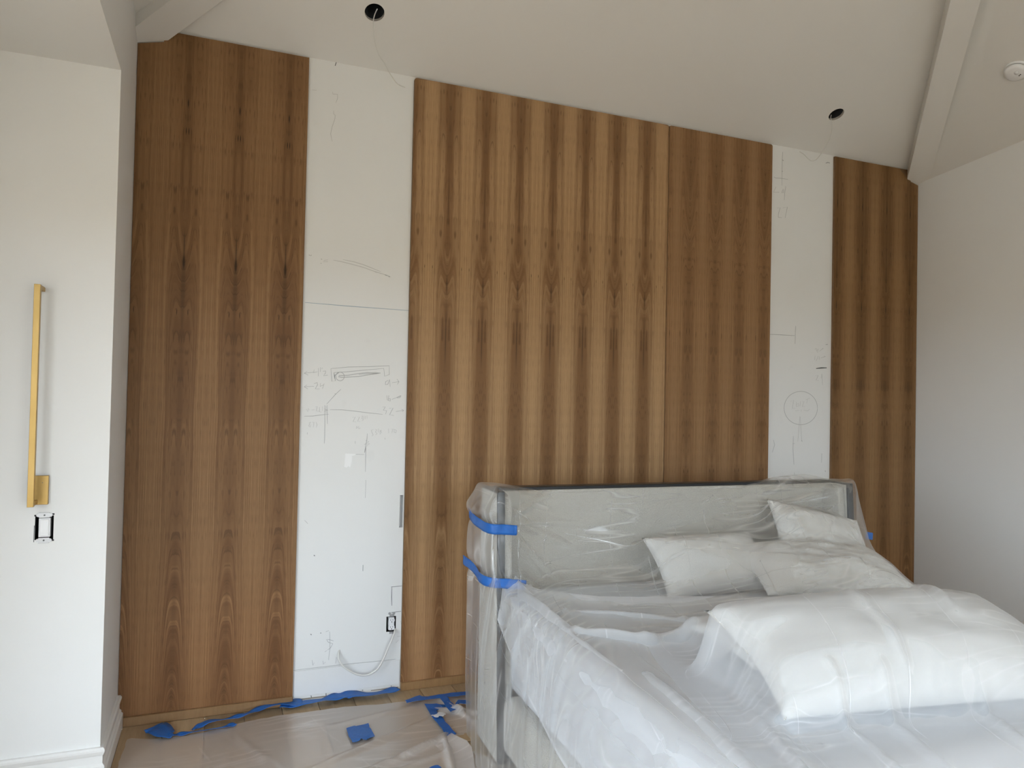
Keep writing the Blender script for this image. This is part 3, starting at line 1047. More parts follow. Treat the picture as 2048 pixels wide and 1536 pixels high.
lathe('base', [(.066, 0), (.066, .010), (.060, .012)], M['device'], th, q)
lathe('vent_ring', [(.056, .010), (.056, .018)], M['frame_dark'], th, q)
lathe('cover', [(.060, .018), (.062, .022), (.058, .034), (.044, .041), (.001, .044)], M['device'], th, q)
lathe('test_button', [(.012, .042), (.012, .047), (.001, .048)], M['device'], th, q @ Matrix.Translation((.012, .012, 0)))
for (a, b) in ((.016, -.014), (.024, -.010)):
    lathe('indicator', [(.003, .040), (.003, .045), (.0005, .045)], M['hole'], th, q @ Matrix.Translation((a, b, 0)), 12)

# ------------------------------------------------------------------ brass sconce
th = thing('wall_sconce', 'tall slim brass bar sconce on the white alcove wall', 'wall lamp', (-.655, YS, 1.14))
settle(box('backplate', -.692, -.6235, YS - .018, YS - .0005, 1.146, 1.261, M['brass'], bev=.0015, seg=2), th)
bx0, bx1, by0, by1 = -.679, -.6575, YS - .093, YS - .071
settle(box('bar', bx0, bx1, by0, by1, 1.147, 2.012, M['brass'], bev=.0012, seg=2), th)
settle(box('lower_arm', bx0 + .001, bx1 - .001, by1 - .002, YS - .017, 1.149, 1.166, M['brass'], bev=.001), th)
settle(box('upper_arm', bx0 + .001, bx1 - .001, by1 - .002, YS - .0005, 1.994, 2.011, M['brass'], bev=.001), th)
settle(box('set_screw', -.645, -.642, YS - .0195, YS - .0175, 1.232, 1.235, M['pencil_dark']), th)

# ------------------------------------------------------------------ the bed
TB = math.radians(2.0)
KB_ = .86                                   # bed units in metres
BO = KB_ * np.array([2.55, 3.80, 0]) + np.array([0, 0, (1 - KB_) * CAMH])
ZF = -BO[2] / KB_                           # floor, in bed units
E1 = np.array([math.cos(TB), -math.sin(TB), 0])
E2 = np.array([-math.sin(TB), -math.cos(TB), 0])


def bw(x, y, z_):
    return BO + KB_ * (E1 * x + E2 * y + np.array([0, 0, z_]))


def bl(p):
    q_ = (p - BO) / KB_
    return np.array([q_ @ E1, q_ @ E2, q_[2]])


BM = Matrix.Translation(BO) @ Matrix([[E1[0] * KB_, E2[0] * KB_, 0], [E1[1] * KB_, E2[1] * KB_, 0], [0, 0, KB_]]).to_4x4()
bed = thing('bed', 'upholstered cream bed with winged headboard under plastic sheeting', 'bed', (BO[0], BO[1], 0))


def bedpart(name, bm, mat, smooth=False, parent=None):
    if BM.to_3x3().determinant() < 0:
        bmesh.ops.reverse_faces(bm, faces=bm.faces)
    bm.transform(BM)
    o = bmobj(name, bm, mat, None, smooth)
    settle(o, bed)
    return o


HW, HT = 1.185, 1.115
bedpart('headboard_panel', box_bm(-HW + .05, HW - .05, .035, .115, ZF + .12, HT - .012, .015, 3), M['boucle'], True)
bedpart('headboard_back', box_bm(-HW + .02, HW - .02, 0, .036, ZF + .05, HT - .01, .004), M['boucle'])
bedpart('top_rail', box_bm(-HW + .06, HW - .06, .02, .10, HT - .014, HT + .006, .004, 2), M['frame_dark'])


def wing(s):
    # side board whose front edge leans forward toward the floor
    def prism(x0, x1, y0t, y1t, y0b, y1b, zt, zb, bev):
        bm = bmesh.new()
        c = [(x0, y0b, zb), (x1, y0b, zb), (x1, y1b, zb), (x0, y1b, zb), (x0, y0t, zt), (x1, y0t, zt), (x1, y1t, zt), (x0, y1t, zt)]
        v_ = [bm.verts.new(p) for p in c]
        for f_ in ((0, 3, 2, 1), (4, 5, 6, 7), (0, 1, 5, 4), (1, 2, 6, 5), (2, 3, 7, 6), (3, 0, 4, 7)):
            bm.faces.new([v_[i] for i in f_])
        bmesh.ops.recalc_face_normals(bm, faces=bm.faces)
        bmesh.ops.bevel(bm, geom=list(bm.edges), offset=bev, segments=3, affect='EDGES', profile=.5)
        return bm
    a, b = (-HW, -HW + .045) if s < 0 else (HW - .045, HW)
    bedpart('wing', prism(a, b, 0, .262, 0, .350, HT, ZF + .012, .012), M['boucle'], True)
    bedpart('wing_edge', prism(a + .002, b - .002, .258, .275, .346, .363, HT + .003, ZF + .012, .003), M['frame_dark'], True)
    bedpart('wing_top', prism(a + .002, b - .002, .02, .27, .02, .27, HT + .006, HT - .006, .003), M['frame_dark'], True)
    c, d = (-HW + .044, -HW + .095) if s < 0 else (HW - .095, HW - .044)
    bedpart('wing_cushion', prism(c, d, .10, .250, .10, .333, HT - .02, ZF + .03, .014), M['boucle'], True)


wing(-1)
wing(1)
bedpart('side_rail', box_bm(-1.15, 1.15, .3, 2.35, ZF + .05, .075, .05, 4), M['boucle'], True)
MZ = .575
mb = box_bm(-1.10, 1.10, .13, 2.28, .078, MZ, .06, 4)
mb.transform(BM)
matt = bmobj('mattress', mb, M['sheetcloth'], None, True)
tag(matt, 'pale grey covered mattress under the clear plastic on the bed', 'mattress')


def pillow(label, c, u, v, L, W_, T_, seed, sag=.0, rumple=1.0):
    """c centre, u/v axes of its plane; soft lens with pulled-out corners"""
    L, W_, T_ = L * KB_, W_ * KB_, T_ * KB_
    u = np.array(u, float)
    u /= np.linalg.norm(u)
    v = np.array(v, float)
    v = v - (v @ u) * u
    v /= np.linalg.norm(v)
    n_ = np.cross(u, v)
    if n_[2] < 0:
        n_ = -n_
    N = 44
    a = np.linspace(-1, 1, N)
    A, B = np.meshgrid(a, a)
    # outline: sides curve inward a little, corners stay out
    X = A * (1 - .07 * (1 - B ** 2) * np.abs(A) ** 2 * 1.0)
    Y = B * (1 - .11 * (1 - A ** 2) * np.abs(B) ** 2 * 1.0)
    prof_ = np.clip((1 - np.abs(A) ** 2.6), 0, 1) ** .55 * np.clip((1 - np.abs(B) ** 2.4), 0, 1) ** .55
    wr_ = vnoise(A * 2.2 + seed, B * 2.6, seed) * .16 + vnoise(A * 5 + seed, B * 4, seed + 3) * .08
    wr_ += (rumple - 1) * (.35 * np.abs(vnoise(A * 3 + B * 4 + seed, B * 3 - A * 1.5, seed + 7)) - .1)
    top = prof_ * (1 + wr_) * T_ * .62
    bot = -prof_ * T_ * .38
    droop = -sag * (A ** 2)
    vs = []
    for H in (top, bot):
        P = c + (X * L / 2)[..., None] * u + (Y * W_ / 2)[..., None] * v + (H + droop)[..., None] * n_
        vs.append(P.reshape(-1, 3))
    vs = np.concatenate(vs)
    fs = []
    m_ = N * N
    for i in range(N - 1):
        for j in range(N - 1):
            k_ = i * N + j
            fs.append((k_, k_ + 1, k_ + N + 1, k_ + N))
            fs.append((m_ + k_, m_ + k_ + N, m_ + k_ + N + 1, m_ + k_ + 1))
    bm = bmesh.new()
    bv = [bm.verts.new(p) for p in vs]
    for f_ in fs:
        bm.faces.new([bv[i] for i in f_])
    bmesh.ops.remove_doubles(bm, verts=bm.verts, dist=1e-5)
    bmesh.ops.recalc_face_normals(bm, faces=bm.faces)
    o = bmobj('pillow', bm, M['pillow'], None, True)
    tag(o, label, 'pillow', 'pillows on the bed')
    return o


def B3(x, y, z_):
    return np.array(bw(x, y, z_))


def bdir(x, y, z_):
    return E1 * x + E2 * y + np.array([0, 0, z_])


pil = []
pil.append(pillow('flat white pillow nearest the middle of the headboard, corner pointing left', B3(.02, .44, .715), bdir(1, .05, .02), bdir(0, -.55, .50), .70, .40, .16, 1))
pil.append(pillow('white pillow leaning on the headboard with one corner sticking up', B3(.86, .36, .80), bdir(1, .12, -.22), bdir(-.05, -.5, .6), .66, .42, .16, 2, rumple=1.6))
pil.append(pillow('rumpled white pillow in front of the two leaning pillows', B3(.62, .63, .685), bdir(1, .15, -.05), bdir(0, -.9, .30), .95, .52, .20, 3, rumple=2.6))
pil.append(pillow('white pillow lying under the big front pillow, its end sticking out left', B3(-.19, 1.46, .645), bdir(1, .04, 0), bdir(0, -1, .05), .92, .46, .14, 4))
pil.append(pillow('big plump white pillow lying nearest the camera', B3(-.19, 1.86, .725), bdir(1, .13, .0), bdir(.12, -1, .36), 1.24, .56, .25, 5, rumple=1.25))

# ------------------------------------------------------------------ film over the bed
polyv, polyf = [], []
for o in pil + [matt]:
    base = len(polyv)
    polyv += [tuple(o.matrix_world @ v_.co) for v_ in o.data.vertices]
    polyf += [tuple(base + i for i in p.vertices) for p in o.data.polygons]
support = BVHTree.FromPolygons(polyv, polyf)


def rest_height(x, y):
    p = bw(x, y, 0)
    h, _, _, _ = support.ray_cast(Vector((p[0], p[1], 3)), Vector((0, 0, -1)))
    return (h.z - BO[2]) / KB_ if h is not None else -1


def catmull(P, n):
    """P (k, ...) -> (n, ...) along axis 0"""
    P = np.asarray(P, float)
    k_ = len(P)
    t_ = np.linspace(0, k_ - 1, n)
    i = np.minimum(t_.astype(int), k_ - 2)
    s = (t_ - i).reshape((-1,) + (1,) * (P.ndim - 1))
    p0, p1, p2, p3 = P[np.maximum(i - 1, 0)], P[i], P[i + 1], P[np.minimum(i + 2, k_ - 1)]
    return .5 * (2 * p1 + (p2 - p0) * s + (2 * p0 - 5 * p1 + 4 * p2 - p3) * s ** 2 + (3 * p1 - p0 - 3 * p2 + p3) * s ** 3)


def ridge(px, py, a, b, wid, h):
    """a soft fold along the segment a-b"""
    a, b = np.array(a, float), np.array(b, float)
    d = b - a
    L2 = d @ d
    t_ = np.clip(((px - a[0]) * d[0] + (py - a[1]) * d[1]) / L2, 0, 1)
    q_ = np.hypot(px - a[0] - t_ * d[0], py - a[1] - t_ * d[1])
    return h * np.exp(-(q_ / wid) ** 2) * (.25 + .75 * np.sin(np.pi * np.clip(t_, .04, .96)) ** .5)


def grid_faces(nt, ns):
    i, j = np.meshgrid(np.arange(nt - 1), np.arange(ns - 1), indexing='ij')
    k_ = (i * ns + j).ravel()
    return np.stack([k_, k_ + 1, k_ + ns + 1, k_ + ns], 1)


def film_obj(name, G, mat, uvscale=None, keep=None):
    nt, ns = G.shape[:2]
    du = np.linalg.norm(np.diff(G, axis=1), axis=2)
    dv = np.linalg.norm(np.diff(G, axis=0), axis=2)
    U = np.concatenate([np.zeros((nt, 1)), np.cumsum(du, 1)], 1)
    U = np.tile(U[nt // 2], (nt, 1))
    V = np.concatenate([np.zeros((1, ns)), np.cumsum(dv, 0)], 0)
    V = np.tile(V[:, ns // 2:ns // 2 + 1], (1, ns))
    uv = np.stack([U, V], -1).reshape(-1, 2)
    f_ = grid_faces(nt, ns)
    if keep is not None:
        f_ = f_[keep(G)]
    return obj(name, G.reshape(-1, 3), f_, mat, smooth=True, uv=uv)


def to_world(Lg):
    return BO + KB_ * (Lg[..., 0:1] * E1 + Lg[..., 1:2] * E2 + np.concatenate([np.zeros(Lg.shape[:-1] + (2,)), Lg[..., 2:3]], -1))


# --- sheet over the headboard and the pillows: columns run left floor -> over the bed -> right floor
rows = [
    # behind the headboard
    [(-1.33, -.03, .02), (-1.29, -.03, .45), (-1.25, -.03, .80), (-1.215, -.03, 1.02), (-1.15, -.03, 1.08), (-.8, .121, 1.102), (-.4, .121, 1.100), (0, .121, 1.100), (.4, .121, 1.102), (.8, -.03, 1.05), (1.10, -.03, 1.06), (1.25, -.03, .9), (1.33, -.03, .5), (1.38, -.03, .02)],
    [(-1.34, .02, .02), (-1.30, .02, .45), (-1.25, .01, .80), (-1.215, .0, 1.09), (-1.14, .0, 1.137), (-.8, .122, 1.094), (-.4, .122, 1.092), (0, .122, 1.092), (.4, .122, 1.094), (.8, 0, 1.132), (1.12, 0, 1.130), (1.24, 0, .95), (1.33, 0, .5), (1.38, 0, .02)],
    [(-1.36, .14, .02), (-1.31, .13, .45), (-1.25, .13, .80), (-1.205, .14, 1.10), (-1.13, .14, 1.136), (-.8, .124, 1.085), (-.4, .124, 1.082), (0, .124, 1.082), (.4, .124, 1.085), (.8, .105, 1.132), (1.12, .12, 1.132), (1.22, .13, 1.0), (1.33, .15, .5), (1.40, .15, .02)],
    [(-1.40, .33, .02), (-1.33, .32, .42), (-1.24, .31, .78), (-1.197, .29, 1.08), (-1.13, .295, 1.126), (-.82, .15, 1.02), (-.4, .15, 1.01), (0, .15, 1.02), (.4, .16, 1.02), (.8, .17, 1.03), (1.12, .295, 1.124), (1.20, .29, 1.05), (1.32, .34, .5), (1.42, .35, .02)],
    [(-1.42, .5, .02), (-1.34, .47, .30), (-1.24, .42, .60), (-1.188, .315, .84), (-1.12, .325, .88), (-.82, .21, .86), (-.4, .22, .86), (0, .24, .88), (.4, .25, .90), (.8, .27, .93), (1.10, .37, .90), (1.20, .38, .80), (1.30, .48, .42), (1.42, .5, .02)],
    [(-1.44, .7, .02), (-1.34, .66, .20), (-1.24, .60, .42), (-1.18, .40, .62), (-1.10, .40, .67), (-.82, .30, .72), (-.4, .34, .73), (0, .38, .78), (.4, .40, .82), (.8, .42, .84), (1.08, .52, .73), (1.18, .55, .63), (1.28, .66, .33), (1.42, .7, .02)],
    [(-1.44, .95, .02), (-1.34, .95, .16), (-1.24, .92, .36), (-1.17, .72, .55), (-1.10, .68, .615), (-.82, .50, .625), (-.4, .55, .63), (0, .58, .68), (.4, .62, .72), (.8, .66, .72), (1.07, .76, .63), (1.16, .80, .54), (1.26, .92, .28), (1.42, .95, .02)],
    [(-1.44, 1.3, .02), (-1.34, 1.3, .15), (-1.24, 1.28, .34), (-1.17, 1.24, .52), (-1.10, 1.2, .595), (-.82, .95, .60), (-.4, 1.0, .60), (0, 1.0, .60), (.4, 1.0, .60), (.8, 1.0, .60), (1.07, 1.05, .60), (1.16, 1.1, .52), (1.26, 1.2, .28), (1.42, 1.2, .02)],
    [(-1.44, 2.3, .02), (-1.34, 2.3, .15), (-1.24, 2.3, .34), (-1.17, 2.3, .50), (-1.10, 2.3, .588), (-.82, 1.2, .59), (-.4, 1.2, .59), (0, 1.2, .59), (.4, 1.2, .59), (.8, 1.2, .59), (1.07, 1.2, .59), (1.16, 1.5, .5), (1.26, 1.5, .28), (1.42, 1.5, .02)],
]
NTt, NSs = 170, 260
rows = np.array(rows)
rows[:, [0, 13], 2] = ZF + .02
rows[:, [1, 12], 2] -= .13
rows[:, 0, 0] += .11
rows[:, 1, 0] += .045
G = catmull(rows, NTt)
G = np.swapaxes(catmull(np.swapaxes(G, 0, 1), NSs), 0, 1)


def drape(G, clear, iters, zone):
    """rest on what lies below, stretched tight between the high points"""
    H = np.full(G.shape[:2], -1.0)
    for i in range(G.shape[0]):
        for j in range(G.shape[1]):
            x, y = G[i, j, 0], G[i, j, 1]
            if zone(x, y):
                H[i, j] = rest_height(x, y) + clear
    Z = np.maximum(G[..., 2], H)
    Z0 = G[..., 2].copy()
    for _ in range(iters):
        A = Z.copy()
        A[1:-1, 1:-1] = (Z[:-2, 1:-1] + Z[2:, 1:-1] + Z[1:-1, :-2] + Z[1:-1, 2:] + Z[1:-1, 1:-1] * 2) / 6
        A = np.maximum(A * .995 + Z0 * .005, H)
        Z = np.where(H > 0, A, np.maximum(Z, H))
    for _ in range(3):
        A = Z.copy()
        A[1:-1, 1:-1] = (Z[:-2, 1:-1] + Z[2:, 1:-1] + Z[1:-1, :-2] + Z[1:-1, 2:] + Z[1:-1, 1:-1]) / 5
        Z = np.where(H > 0, A, Z)
    G[..., 2] = Z
    return G


G = drape(G, .008, 25, lambda x, y: abs(x) < 1.08 and y > .2)
x, y, z_ = G[..., 0].copy(), G[..., 1].copy(), G[..., 2].copy()
# wrinkles: gathered round the posts, tight folds fanning out from the taped places
side = 1 / (1 + np.exp((x + 1.10) / .02))
head = np.clip((.5 - y) / .3, 0, 1)
gath = np.zeros_like(x)
tt = np.linspace(0, 1, NTt)[:, None]
gath += side * (.007 * np.sin(y * 40 + vnoise(z_ * 2, y * 2, 2) * 5 + z_ * 3) * np.clip(1.25 - z_, .25, 1))
gath += side * .022 * vnoise(y * 5 + z_ * 2.5, z_ * 2, 8)
G[..., 0] -= gath
G[..., 0] -= side * head * .030 * np.exp(-((z_ - 1.01) / .07) ** 2) * (1 + vnoise(y * 20, z_ * 20, 5))
# tied in under the bulge by the two tapes
for zt in (.955, .69):
    G[..., 0] += side * head * .022 * np.exp(-((z_ - zt) / .035) ** 2)
f = np.zeros_like(x)
sx_ = x
hz_ = z_
for (x0_, z0_, x1_, z1_, wd_, h_) in ((-1.14, .95, -.86, .66, .012, .020), (-1.14, .93, -.92, .64, .012, .018), (-1.13, .98, -.72, .80, .018, .018), (-1.13, .97, -.5, .90, .02, .016),
                                      (-1.14, .99, -.78, 1.10, .015, .018), (-1.14, .74, -.95, .62, .012, .018), (1.1, 1.1, .55, .93, .015, .022), (1.1, 1.08, .75, .80, .016, .022), (.5, .96, -.2, .80, .02, .012),
                                      (1.12, 1.10, .6, 1.07, .012, .02), (.3, 1.1, -.1, .9, .02, .010), (-.3, .84, .6, .90, .02, .010)):
    f += ridge(sx_, hz_, (x0_, z0_), (x1_, z1_), wd_, h_)
inner = (1 - side) * np.clip((z_ - .60) / .1, 0, 1) * np.clip((1.12 - z_) / .05, 0, 1)
G[..., 1] += f * inner
G[..., 1] += inner * (.006 * vnoise(x * 4, z_ * 6, 11) + .002 * vnoise(x * 14 + z_ * 8, z_ * 16, 12))
top_ = (1 - side) * np.clip((.75 - np.abs(z_ - .7)) / .2, 0, 1) * np.clip((y - .45) / .1, 0, 1)
G[..., 2] += top_ * np.maximum(0, .010 * vnoise(x * 9 + y * 4, y * 9, 14) + .003 * vnoise(x * 20 + y * 14, y * 17, 15) + .004)
G1 = G.copy()
s1 = film_obj('plastic_sheet', to_world(G), M['film_head'])
tag(s1, 'clear plastic sheet wrapped over the headboard, its wings and the pillows', 'plastic sheet')

# --- second sheet laid over the mattress and the big pillow, hanging over the left side
edge_pts = np.array([(-1.20, .29), (-1.133, .30), (-.948, .443), (-.751, .60), (-.507, .67), (-.261, .74), (.139, .85), (.533, .92), (1.2, 1.0)])
hem_px = [(1000, 1252), (1047, 1330), (1090, 1400), (1135, 1468), (1180, 1536), (1240, 1630), (1300, 1720)]
hem = np.array([bl(onX(a, b, 1.39 * KB_)) for a, b in hem_px])
NT2, NH, NX = 210, 46, 200
G = np.zeros((NT2, NH + NX, 3))
for i in range(NT2):
    s = i / (NT2 - 1)
    # top part
    xs_ = np.linspace(-1.095, 1.12, NX)
    ye = np.interp(xs_, edge_pts[:, 0], edge_pts[:, 1])
    ys_ = ye + (2.42 - ye) * s
    G[i, NH:, 0] = xs_
    G[i, NH:, 1] = ys_
    G[i, NH:, 2] = MZ + .012
    # hanging part
    y0_ = ys_[0]
    hz0 = np.interp(y0_, hem[:, 1], hem[:, 2])
    q_ = np.linspace(1, 0, NH, endpoint=False)
    arc_ = np.clip(q_ / .16, 0, 1)
    G[i, :NH, 0] = -1.095 - .070 * np.sin(arc_ * math.pi / 2) - .012 * q_
    G[i, :NH, 1] = y0_ + 0 * q_
    ztop = MZ + .012
    G[i, :NH, 2] = ztop - (ztop - hz0) * (q_ - .05 * np.sin(q_ * math.pi))
# the upper left corner is pulled up to the tape on the post
x, y = G[..., 0], G[..., 1]
lift = np.exp(-((x + 1.15) / .10) ** 2) * np.clip((.95 - y) / .65, 0, 1) ** 1.6 * .085
lift += .045 * np.exp(-((y - np.interp(x, edge_pts[:, 0], edge_pts[:, 1])) / .08) ** 2) * (x > -1.1)
G[..., 2] += lift
G = drape(G, .016, 26, lambda a, b: a > -1.06)
x, y, z_ = G[..., 0].copy(), G[..., 1].copy(), G[..., 2].copy()
onb = np.clip((x + 1.16) / .08, 0, 1)
f = np.zeros_like(x)
for a, b, wd_, h_ in (((-1.12, .34), (-1.06, 1.02), .022, .045), ((-1.06, 1.0), (-.80, 1.20), .025, .045), ((-.82, 1.19), (-.35, 1.20), .035, .05), ((-1.12, .36), (-.98, .70), .015, .03), ((-.98, .70), (-.5, .98), .02, .032), ((-.5, .97), (.1, 1.02), .025, .03),
                      ((-1.11, .50), (-1.08, 1.45), .015, .030), ((-1.0, 1.5), (-1.09, 2.3), .025, .028), ((-.86, 1.9), (-.98, 2.4), .018, .026), ((-.75, 1.6), (-.9, 2.2), .018, .022), ((-.45, 2.05), (-.55, 2.4), .02, .022), ((-.1, 2.15), (-.2, 2.4), .02, .022),
                      ((-.62, 2.0), (-.70, 2.4), .016, .022), ((.2, 1.3), (-.3, 1.5), .02, .02), ((-.3, 1.75), (-.36, 2.05), .018, .02), ((.1, 1.6), (.0, 1.95), .018, .02)):
    f += ridge(x, y, a, b, wd_, h_)
f += .005 * vnoise(x * 5 + y * 3, y * 6 - x * 2, 21) + .002 * vnoise(x * 16 + y * 9, y * 15, 22)
G[..., 2] += onb * np.maximum(f, -.006)
hang = 1 - np.clip((x + 1.13) / .05, 0, 1)
drop = np.clip((MZ - z_) / .3, 0, 1)
G[..., 0] -= hang * drop * (.030 + .05 * vnoise(y * 2.4 + z_ * 1.5, z_ * 2, 31) + .010 * vnoise(y * 7 + z_ * 4, z_ * 3, 32))
s2 = film_obj('plastic_sheet', to_world(G), M['film_bed'])
tag(s2, 'milky plastic sheet laid over the mattress and big pillow, hanging down the left side', 'plastic sheet')


# ------------------------------------------------------------------ blue tape on the bed
def tape_wrap(label, pts, half, tail):
    """band round the left post: along its outer side, over the front edge"""
    n = 26
    P = catmull(pts, n)
    F = G1.reshape(-1, 3)
    F = F[(F[:, 0] < -.9) & (F[:, 2] > .5)]
    Q_ = []
    for p in P:
        best = p.copy()
        reach = -1
        o_ = np.array([p[0] + 1.13, p[1] - .16])
        o_ /= np.linalg.norm(o_)
        near = F[np.abs(F[:, 2] - p[2]) < half * 1.3]
        rel = near[:, :2] - np.array([-1.13, .16])
        along = rel @ o_
        off = np.abs(rel @ np.array([-o_[1], o_[0]]))
        ok = (off < .03) & (along > 0)
        r_ = along[ok].max() if ok.any() else np.hypot(p[0] + 1.13, p[1] - .16)
        r_ = min(r_, np.hypot(p[0] + 1.13, p[1] - .16) + .02)
        Q_.append((-1.13 + o_[0] * (r_ + .004), .16 + o_[1] * (r_ + .004), p[2]))
    P = np.array(Q_)
    for _ in range(2):
        P[1:-1] = (P[:-2] + P[1:-1] * 2 + P[2:]) / 4
    vs = []
    for i, p in enumerate(P):
        for k_ in range(5):
            e = (k_ / 4 - .5) * 2 * half
            wob = .0025 * math.sin(i * 1.7 + k_ * 1.1)
            jag = (.006 * (k_ % 2)) if i == n - 1 else 0
            vs.append(bw(p[0] - abs(wob), p[1] + wob + jag, p[2] + e))
    fs = grid_faces(n, 5)
    o = obj('masking_tape', vs, fs, M['tape'], smooth=True)
    m_ = o.modifiers.new('thickness', 'SOLIDIFY')
    m_.thickness = .0012
    tag(o, label, 'tape', 'tape on the bed post')
    return o


tape_wrap('blue masking tape around the left headboard post, upper band', [(-1.235, .01, .975), (-1.240, .10, .962), (-1.235, .20, .945), (-1.222, .295, .938), (-1.19, .315, .936), (-1.13, .318, .93), (-1.09, .318, .925)], .026, 0)
tape_wrap('blue masking tape around the left headboard post, lower band', [(-1.262, .01, .715), (-1.265, .10, .70), (-1.258, .20, .683), (-1.240, .32, .675), (-1.19, .345, .670), (-1.12, .350, .662), (-1.06, .352, .652)], .025, 0)
p0 = bl(onY(1738, 1068, 3.53 * KB_))
o = obj('masking_tape', [bw(p0[0] - .03, p0[1], p0[2] - .03), bw(p0[0] + .01, p0[1] + .02, p0[2] - .035), bw(p0[0] + .012, p0[1] + .02, p0[2] + .01), bw(p0[0] - .02, p0[1], p0[2] + .015)], [(0, 1, 2, 3)], M['tape'])
m_ = o.modifiers.new('thickness', 'SOLIDIFY')
m_.thickness = .001
tag(o, 'small bit of blue tape on the plastic at the right headboard wing', 'tape')

# ------------------------------------------------------------------ film on the floor
top_px = [(252, 1482), (262, 1478), (300, 1480), (330, 1478), (390, 1470), (470, 1451), (520, 1440), (563, 1433), (640, 1423), (700, 1414), (760, 1410), (812, 1404), (850, 1399), (900, 1392), (940, 1388), (1000, 1382)]
tp = np.array([onZ(a, b) for a, b in top_px])
lp = np.array([onZ(a, b) for a, b in ((255, 1479), (250, 1494), (243, 1512), (235, 1536), (225, 1580), (215, 1650))])
xs_ = np.linspace(0, 1, 230)
NR = 190
G = np.zeros((NR, 230, 3))
for i in range(NR):
    s = i / (NR - 1)
    ymid = 3.80 * (1 - s) + 1.7 * s
    xl = np.interp(-ymid, -lp[:, 1], lp[:, 0])
    X = xl + (1.75 - xl) * xs_
    yt = np.interp(X, tp[:, 0], tp[:, 1]) + .006 * vnoise(X * 30, X * 0, 3)
    G[i, :, 0] = X + (.004 * vnoise(ymid * 40, 0, 6) if True else 0)
    G[i, :, 1] = yt + (1.7 - yt) * s
x, y = G[..., 0], G[..., 1]
hgt = .0035 + .010 * np.maximum(0, vnoise(x * 3 + y * 2.2, y * 3 - x, 41)) + .006 * np.maximum(0, vnoise(x * 9 + y * 4, y * 7, 42))
for a, b, wd_, h_ in (((.35, 3.2), (1.05, 3.55), .02, .016), ((.45, 3.05), (1.0, 3.3), .02, .018), ((.8, 3.2), (1.08, 3.36), .012, .018), ((.75, 3.1), (1.02, 3.2), .012, .014), ((.95, 2.9), (1.03, 3.35), .015, .022), ((.0, 3.3), (.5, 3.05), .02, .012), ((.55, 3.62), (.95, 3.7), .02, .010),
                      ((1.05, 3.65), (1.35, 3.45), .02, .02), ((1.12, 3.75), (1.22, 3.4), .015, .02), ((.1, 3.7), (.3, 3.2), .02, .008)):
    hgt += ridge(x, y, a, b, wd_, h_)
G[..., 2] = hgt
tear = [onZ(a, b)[:2] for a, b in ((906, 1477), (945, 1464), (1010, 1470), (985, 1520), (950, 1505), (935, 1496))]


def in_poly(px, py, poly):
    c = np.zeros(px.shape, bool)
    n = len(poly)
    for i in range(n):
        (xa, ya), (xb, yb) = poly[i], poly[(i + 1) % n]
        cond = (ya > py) != (yb > py)
        with np.errstate(divide='ignore', invalid='ignore'):
            xi_ = (xb - xa) * (py - ya) / (yb - ya + 1e-12) + xa
        c ^= cond & (px < xi_)
    return c


def keep_floor(G):
    cc = (G[:-1, :-1] + G[1:, 1:]) / 2
    return ~in_poly(cc[..., 0].ravel(), cc[..., 1].ravel(), tear)


fl = film_obj('floor_plastic', G, M['film_floor'], keep=keep_floor)
tag(fl, 'dusty plastic drop sheet spread on the wood floor', 'drop sheet')
# torn flap whose edge stands up beside the bare floor
fp = [(903, 1474), (908, 1482), (920, 1491), (933, 1497), (943, 1508), (947, 1525), (950, 1545)]
vs = []
for i, (a, b) in enumerate(fp):
    p = onZ(a, b)
    for k_ in range(4):
        vs.append((p[0] - .10 * (1 - k_ / 3), p[1] - .03 * (1 - k_ / 3), .008 + .030 * (k_ / 3) ** 2 * math.sin(.4 + i * .45)))
o = obj('floor_plastic', vs, grid_faces(len(fp), 4), M['film_floor'], smooth=True, uv=[(v_[0], v_[1]) for v_ in vs])
tag(o, 'torn curled flap of plastic beside the gap showing bare floor', 'drop sheet')


# ------------------------------------------------------------------ blue tape on the floor
def flat_tape(label, poly, mat='tape', z0=.014, sub=3):
    """flat piece with torn ends lying on the film"""
    P = [onZ(560 + a / 3.523, 1100 + b / 3.523, z0) for a, b in poly]
    pts = []
    for i in range(len(P)):
        a, b = P[i], P[(i + 1) % len(P)]
        for k_ in range(sub):
            t_ = k_ / sub
            p = a * (1 - t_) + b * t_
            pts.append(p + np.array([random.uniform(-.0025, .0025), random.uniform(-.0025, .0025), random.uniform(0, .003)]))
    bm = bmesh.new()
    v_ = [bm.verts.new(p) for p in pts]
    bm.faces.new(v_)
    bmesh.ops.triangulate(bm, faces=bm.faces)
    bmesh.ops.recalc_face_normals(bm, faces=bm.faces)
    o = bmobj('masking_tape', bm, M[mat])
    m_ = o.modifiers.new('thickness', 'SOLIDIFY')
    m_.thickness = .0015
    m_.offset = 0
    tag(o, label, 'tape', 'tape pieces on the floor')
    return o


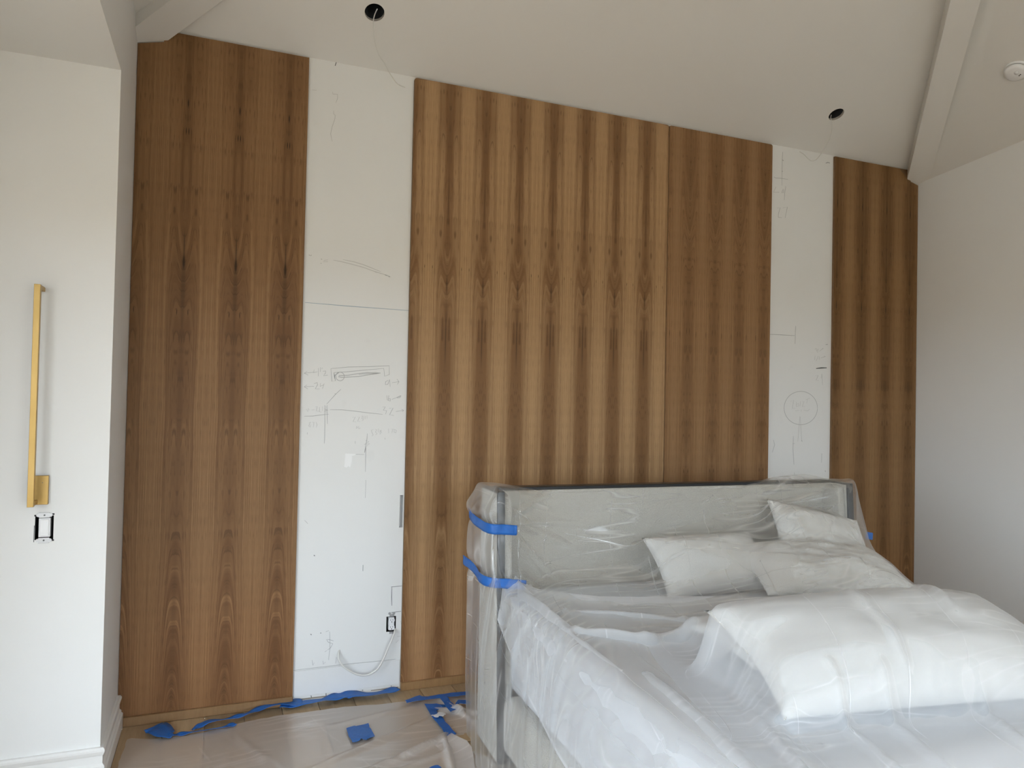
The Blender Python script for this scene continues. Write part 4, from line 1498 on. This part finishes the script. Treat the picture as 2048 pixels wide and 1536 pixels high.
flat_tape('square patch of blue tape alone on the middle of the drop sheet', [(468, 1258), (520, 1238), (535, 1245), (620, 1222), (640, 1262), (667, 1315), (622, 1328), (605, 1340), (572, 1332), (560, 1345), (510, 1357), (488, 1315)], z0=.012)
flat_tape('bent blue tape strip running toward the torn hole in the drop sheet', [(1018, 1088), (1100, 1086), (1170, 1090), (1172, 1104), (1135, 1115), (1098, 1132), (1165, 1210), (1240, 1300), (1200, 1310), (1176, 1312), (1120, 1235), (1062, 1168)])
flat_tape('long blue tape strip holding the back edge of the drop sheet', [(884, 1062), (890, 1077), (1000, 1058), (1130, 1042), (1250, 1030), (1330, 1020), (1330, 1000), (1240, 1005), (1120, 1022), (1005, 1036), (985, 1026)], z0=.02)
flat_tape('short slanted blue tape strip crossing the long back strip', [(1122, 1028), (1172, 1034), (1215, 1080), (1258, 1126), (1230, 1128), (1204, 1141), (1165, 1095)], z0=.022)
flat_tape('short blue tape strip partly hidden by the plastic around the bed', [(1235, 1085), (1252, 1058), (1330, 1062), (1345, 1082), (1270, 1084), (1225, 1100)], z0=.03)
flat_tape('small blue tape corner at the bottom edge of the picture', [(1055, 1532), (1108, 1517), (1130, 1532), (1150, 1570), (1085, 1590)])
flat_tape('crumpled pale tape scrap lying on the bent blue strip', [(1062, 1165), (1098, 1160), (1120, 1143), (1150, 1146), (1172, 1158), (1150, 1172), (1120, 1172), (1110, 1180), (1085, 1176)], 'tapeback', z0=.024)


def ribbon_tape(label, pts, mat='tape'):
    """crumpled loose tape: (x, y, half width px, height) along its length"""
    C_, W_ = [], []
    for a, b, hw, h_ in pts:
        C_.append(onZ(a, b, h_))
        W_.append(abs(onZ(a, b + hw, h_)[1] - onZ(a, b - hw, h_)[1]) / 2)
    n = 60
    C_ = catmull(C_, n)
    W_ = np.interp(np.linspace(0, 1, n), np.linspace(0, 1, len(W_)), W_)
    vs = []
    for i in range(n):
        t_ = C_[min(i + 1, n - 1)] - C_[max(i - 1, 0)]
        sd = np.array([-t_[1], t_[0], 0])
        sd /= np.linalg.norm(sd) + 1e-9
        for k_ in range(5):
            e = (k_ / 4 - .5) * 2
            vs.append(C_[i] + sd * W_[i] * e + np.array([0, 0, .003 + .003 * (1 + math.sin(i * .45 + k_ * .8 + 2 * math.sin(i * .21))) * (.4 + abs(e))]))
    o = obj('masking_tape', vs, grid_faces(n, 5), M[mat], smooth=True)
    m_ = o.modifiers.new('thickness', 'SOLIDIFY')
    m_.thickness = .001
    tag(o, label, 'tape', 'tape pieces on the floor')
    return o


ribbon_tape('crumpled blue tape at the far left corner of the drop sheet', [(306, 1456, 9, .012), (318, 1461, 10, .01), (332, 1471, 8, .01), (346, 1473, 3, .006), (385, 1467, 2, .006), (440, 1458, 2, .006), (472, 1450, 3, .006)])
ribbon_tape('twisted blue tape peeling up along the foot of the left panel', [(384, 1463, 2, .006), (402, 1453, 3, .008), (420, 1445, 4, .012), (450, 1441, 2, .012), (490, 1431, 3, .014), (530, 1416, 3, .016), (560, 1408, 6, .016), (585, 1407, 8, .016), (604, 1409, 4, .012)])
ribbon_tape('wrinkled dusty blue tape along the foot of the bare wall strip', [(562, 1412, 7, .012), (590, 1411, 5, .012), (612, 1407, 5, .012), (645, 1402, 4, .014), (680, 1394, 7, .016), (702, 1390, 8, .018), (735, 1391, 5, .014), (765, 1387, 4, .014), (797, 1379, 4, .016)])
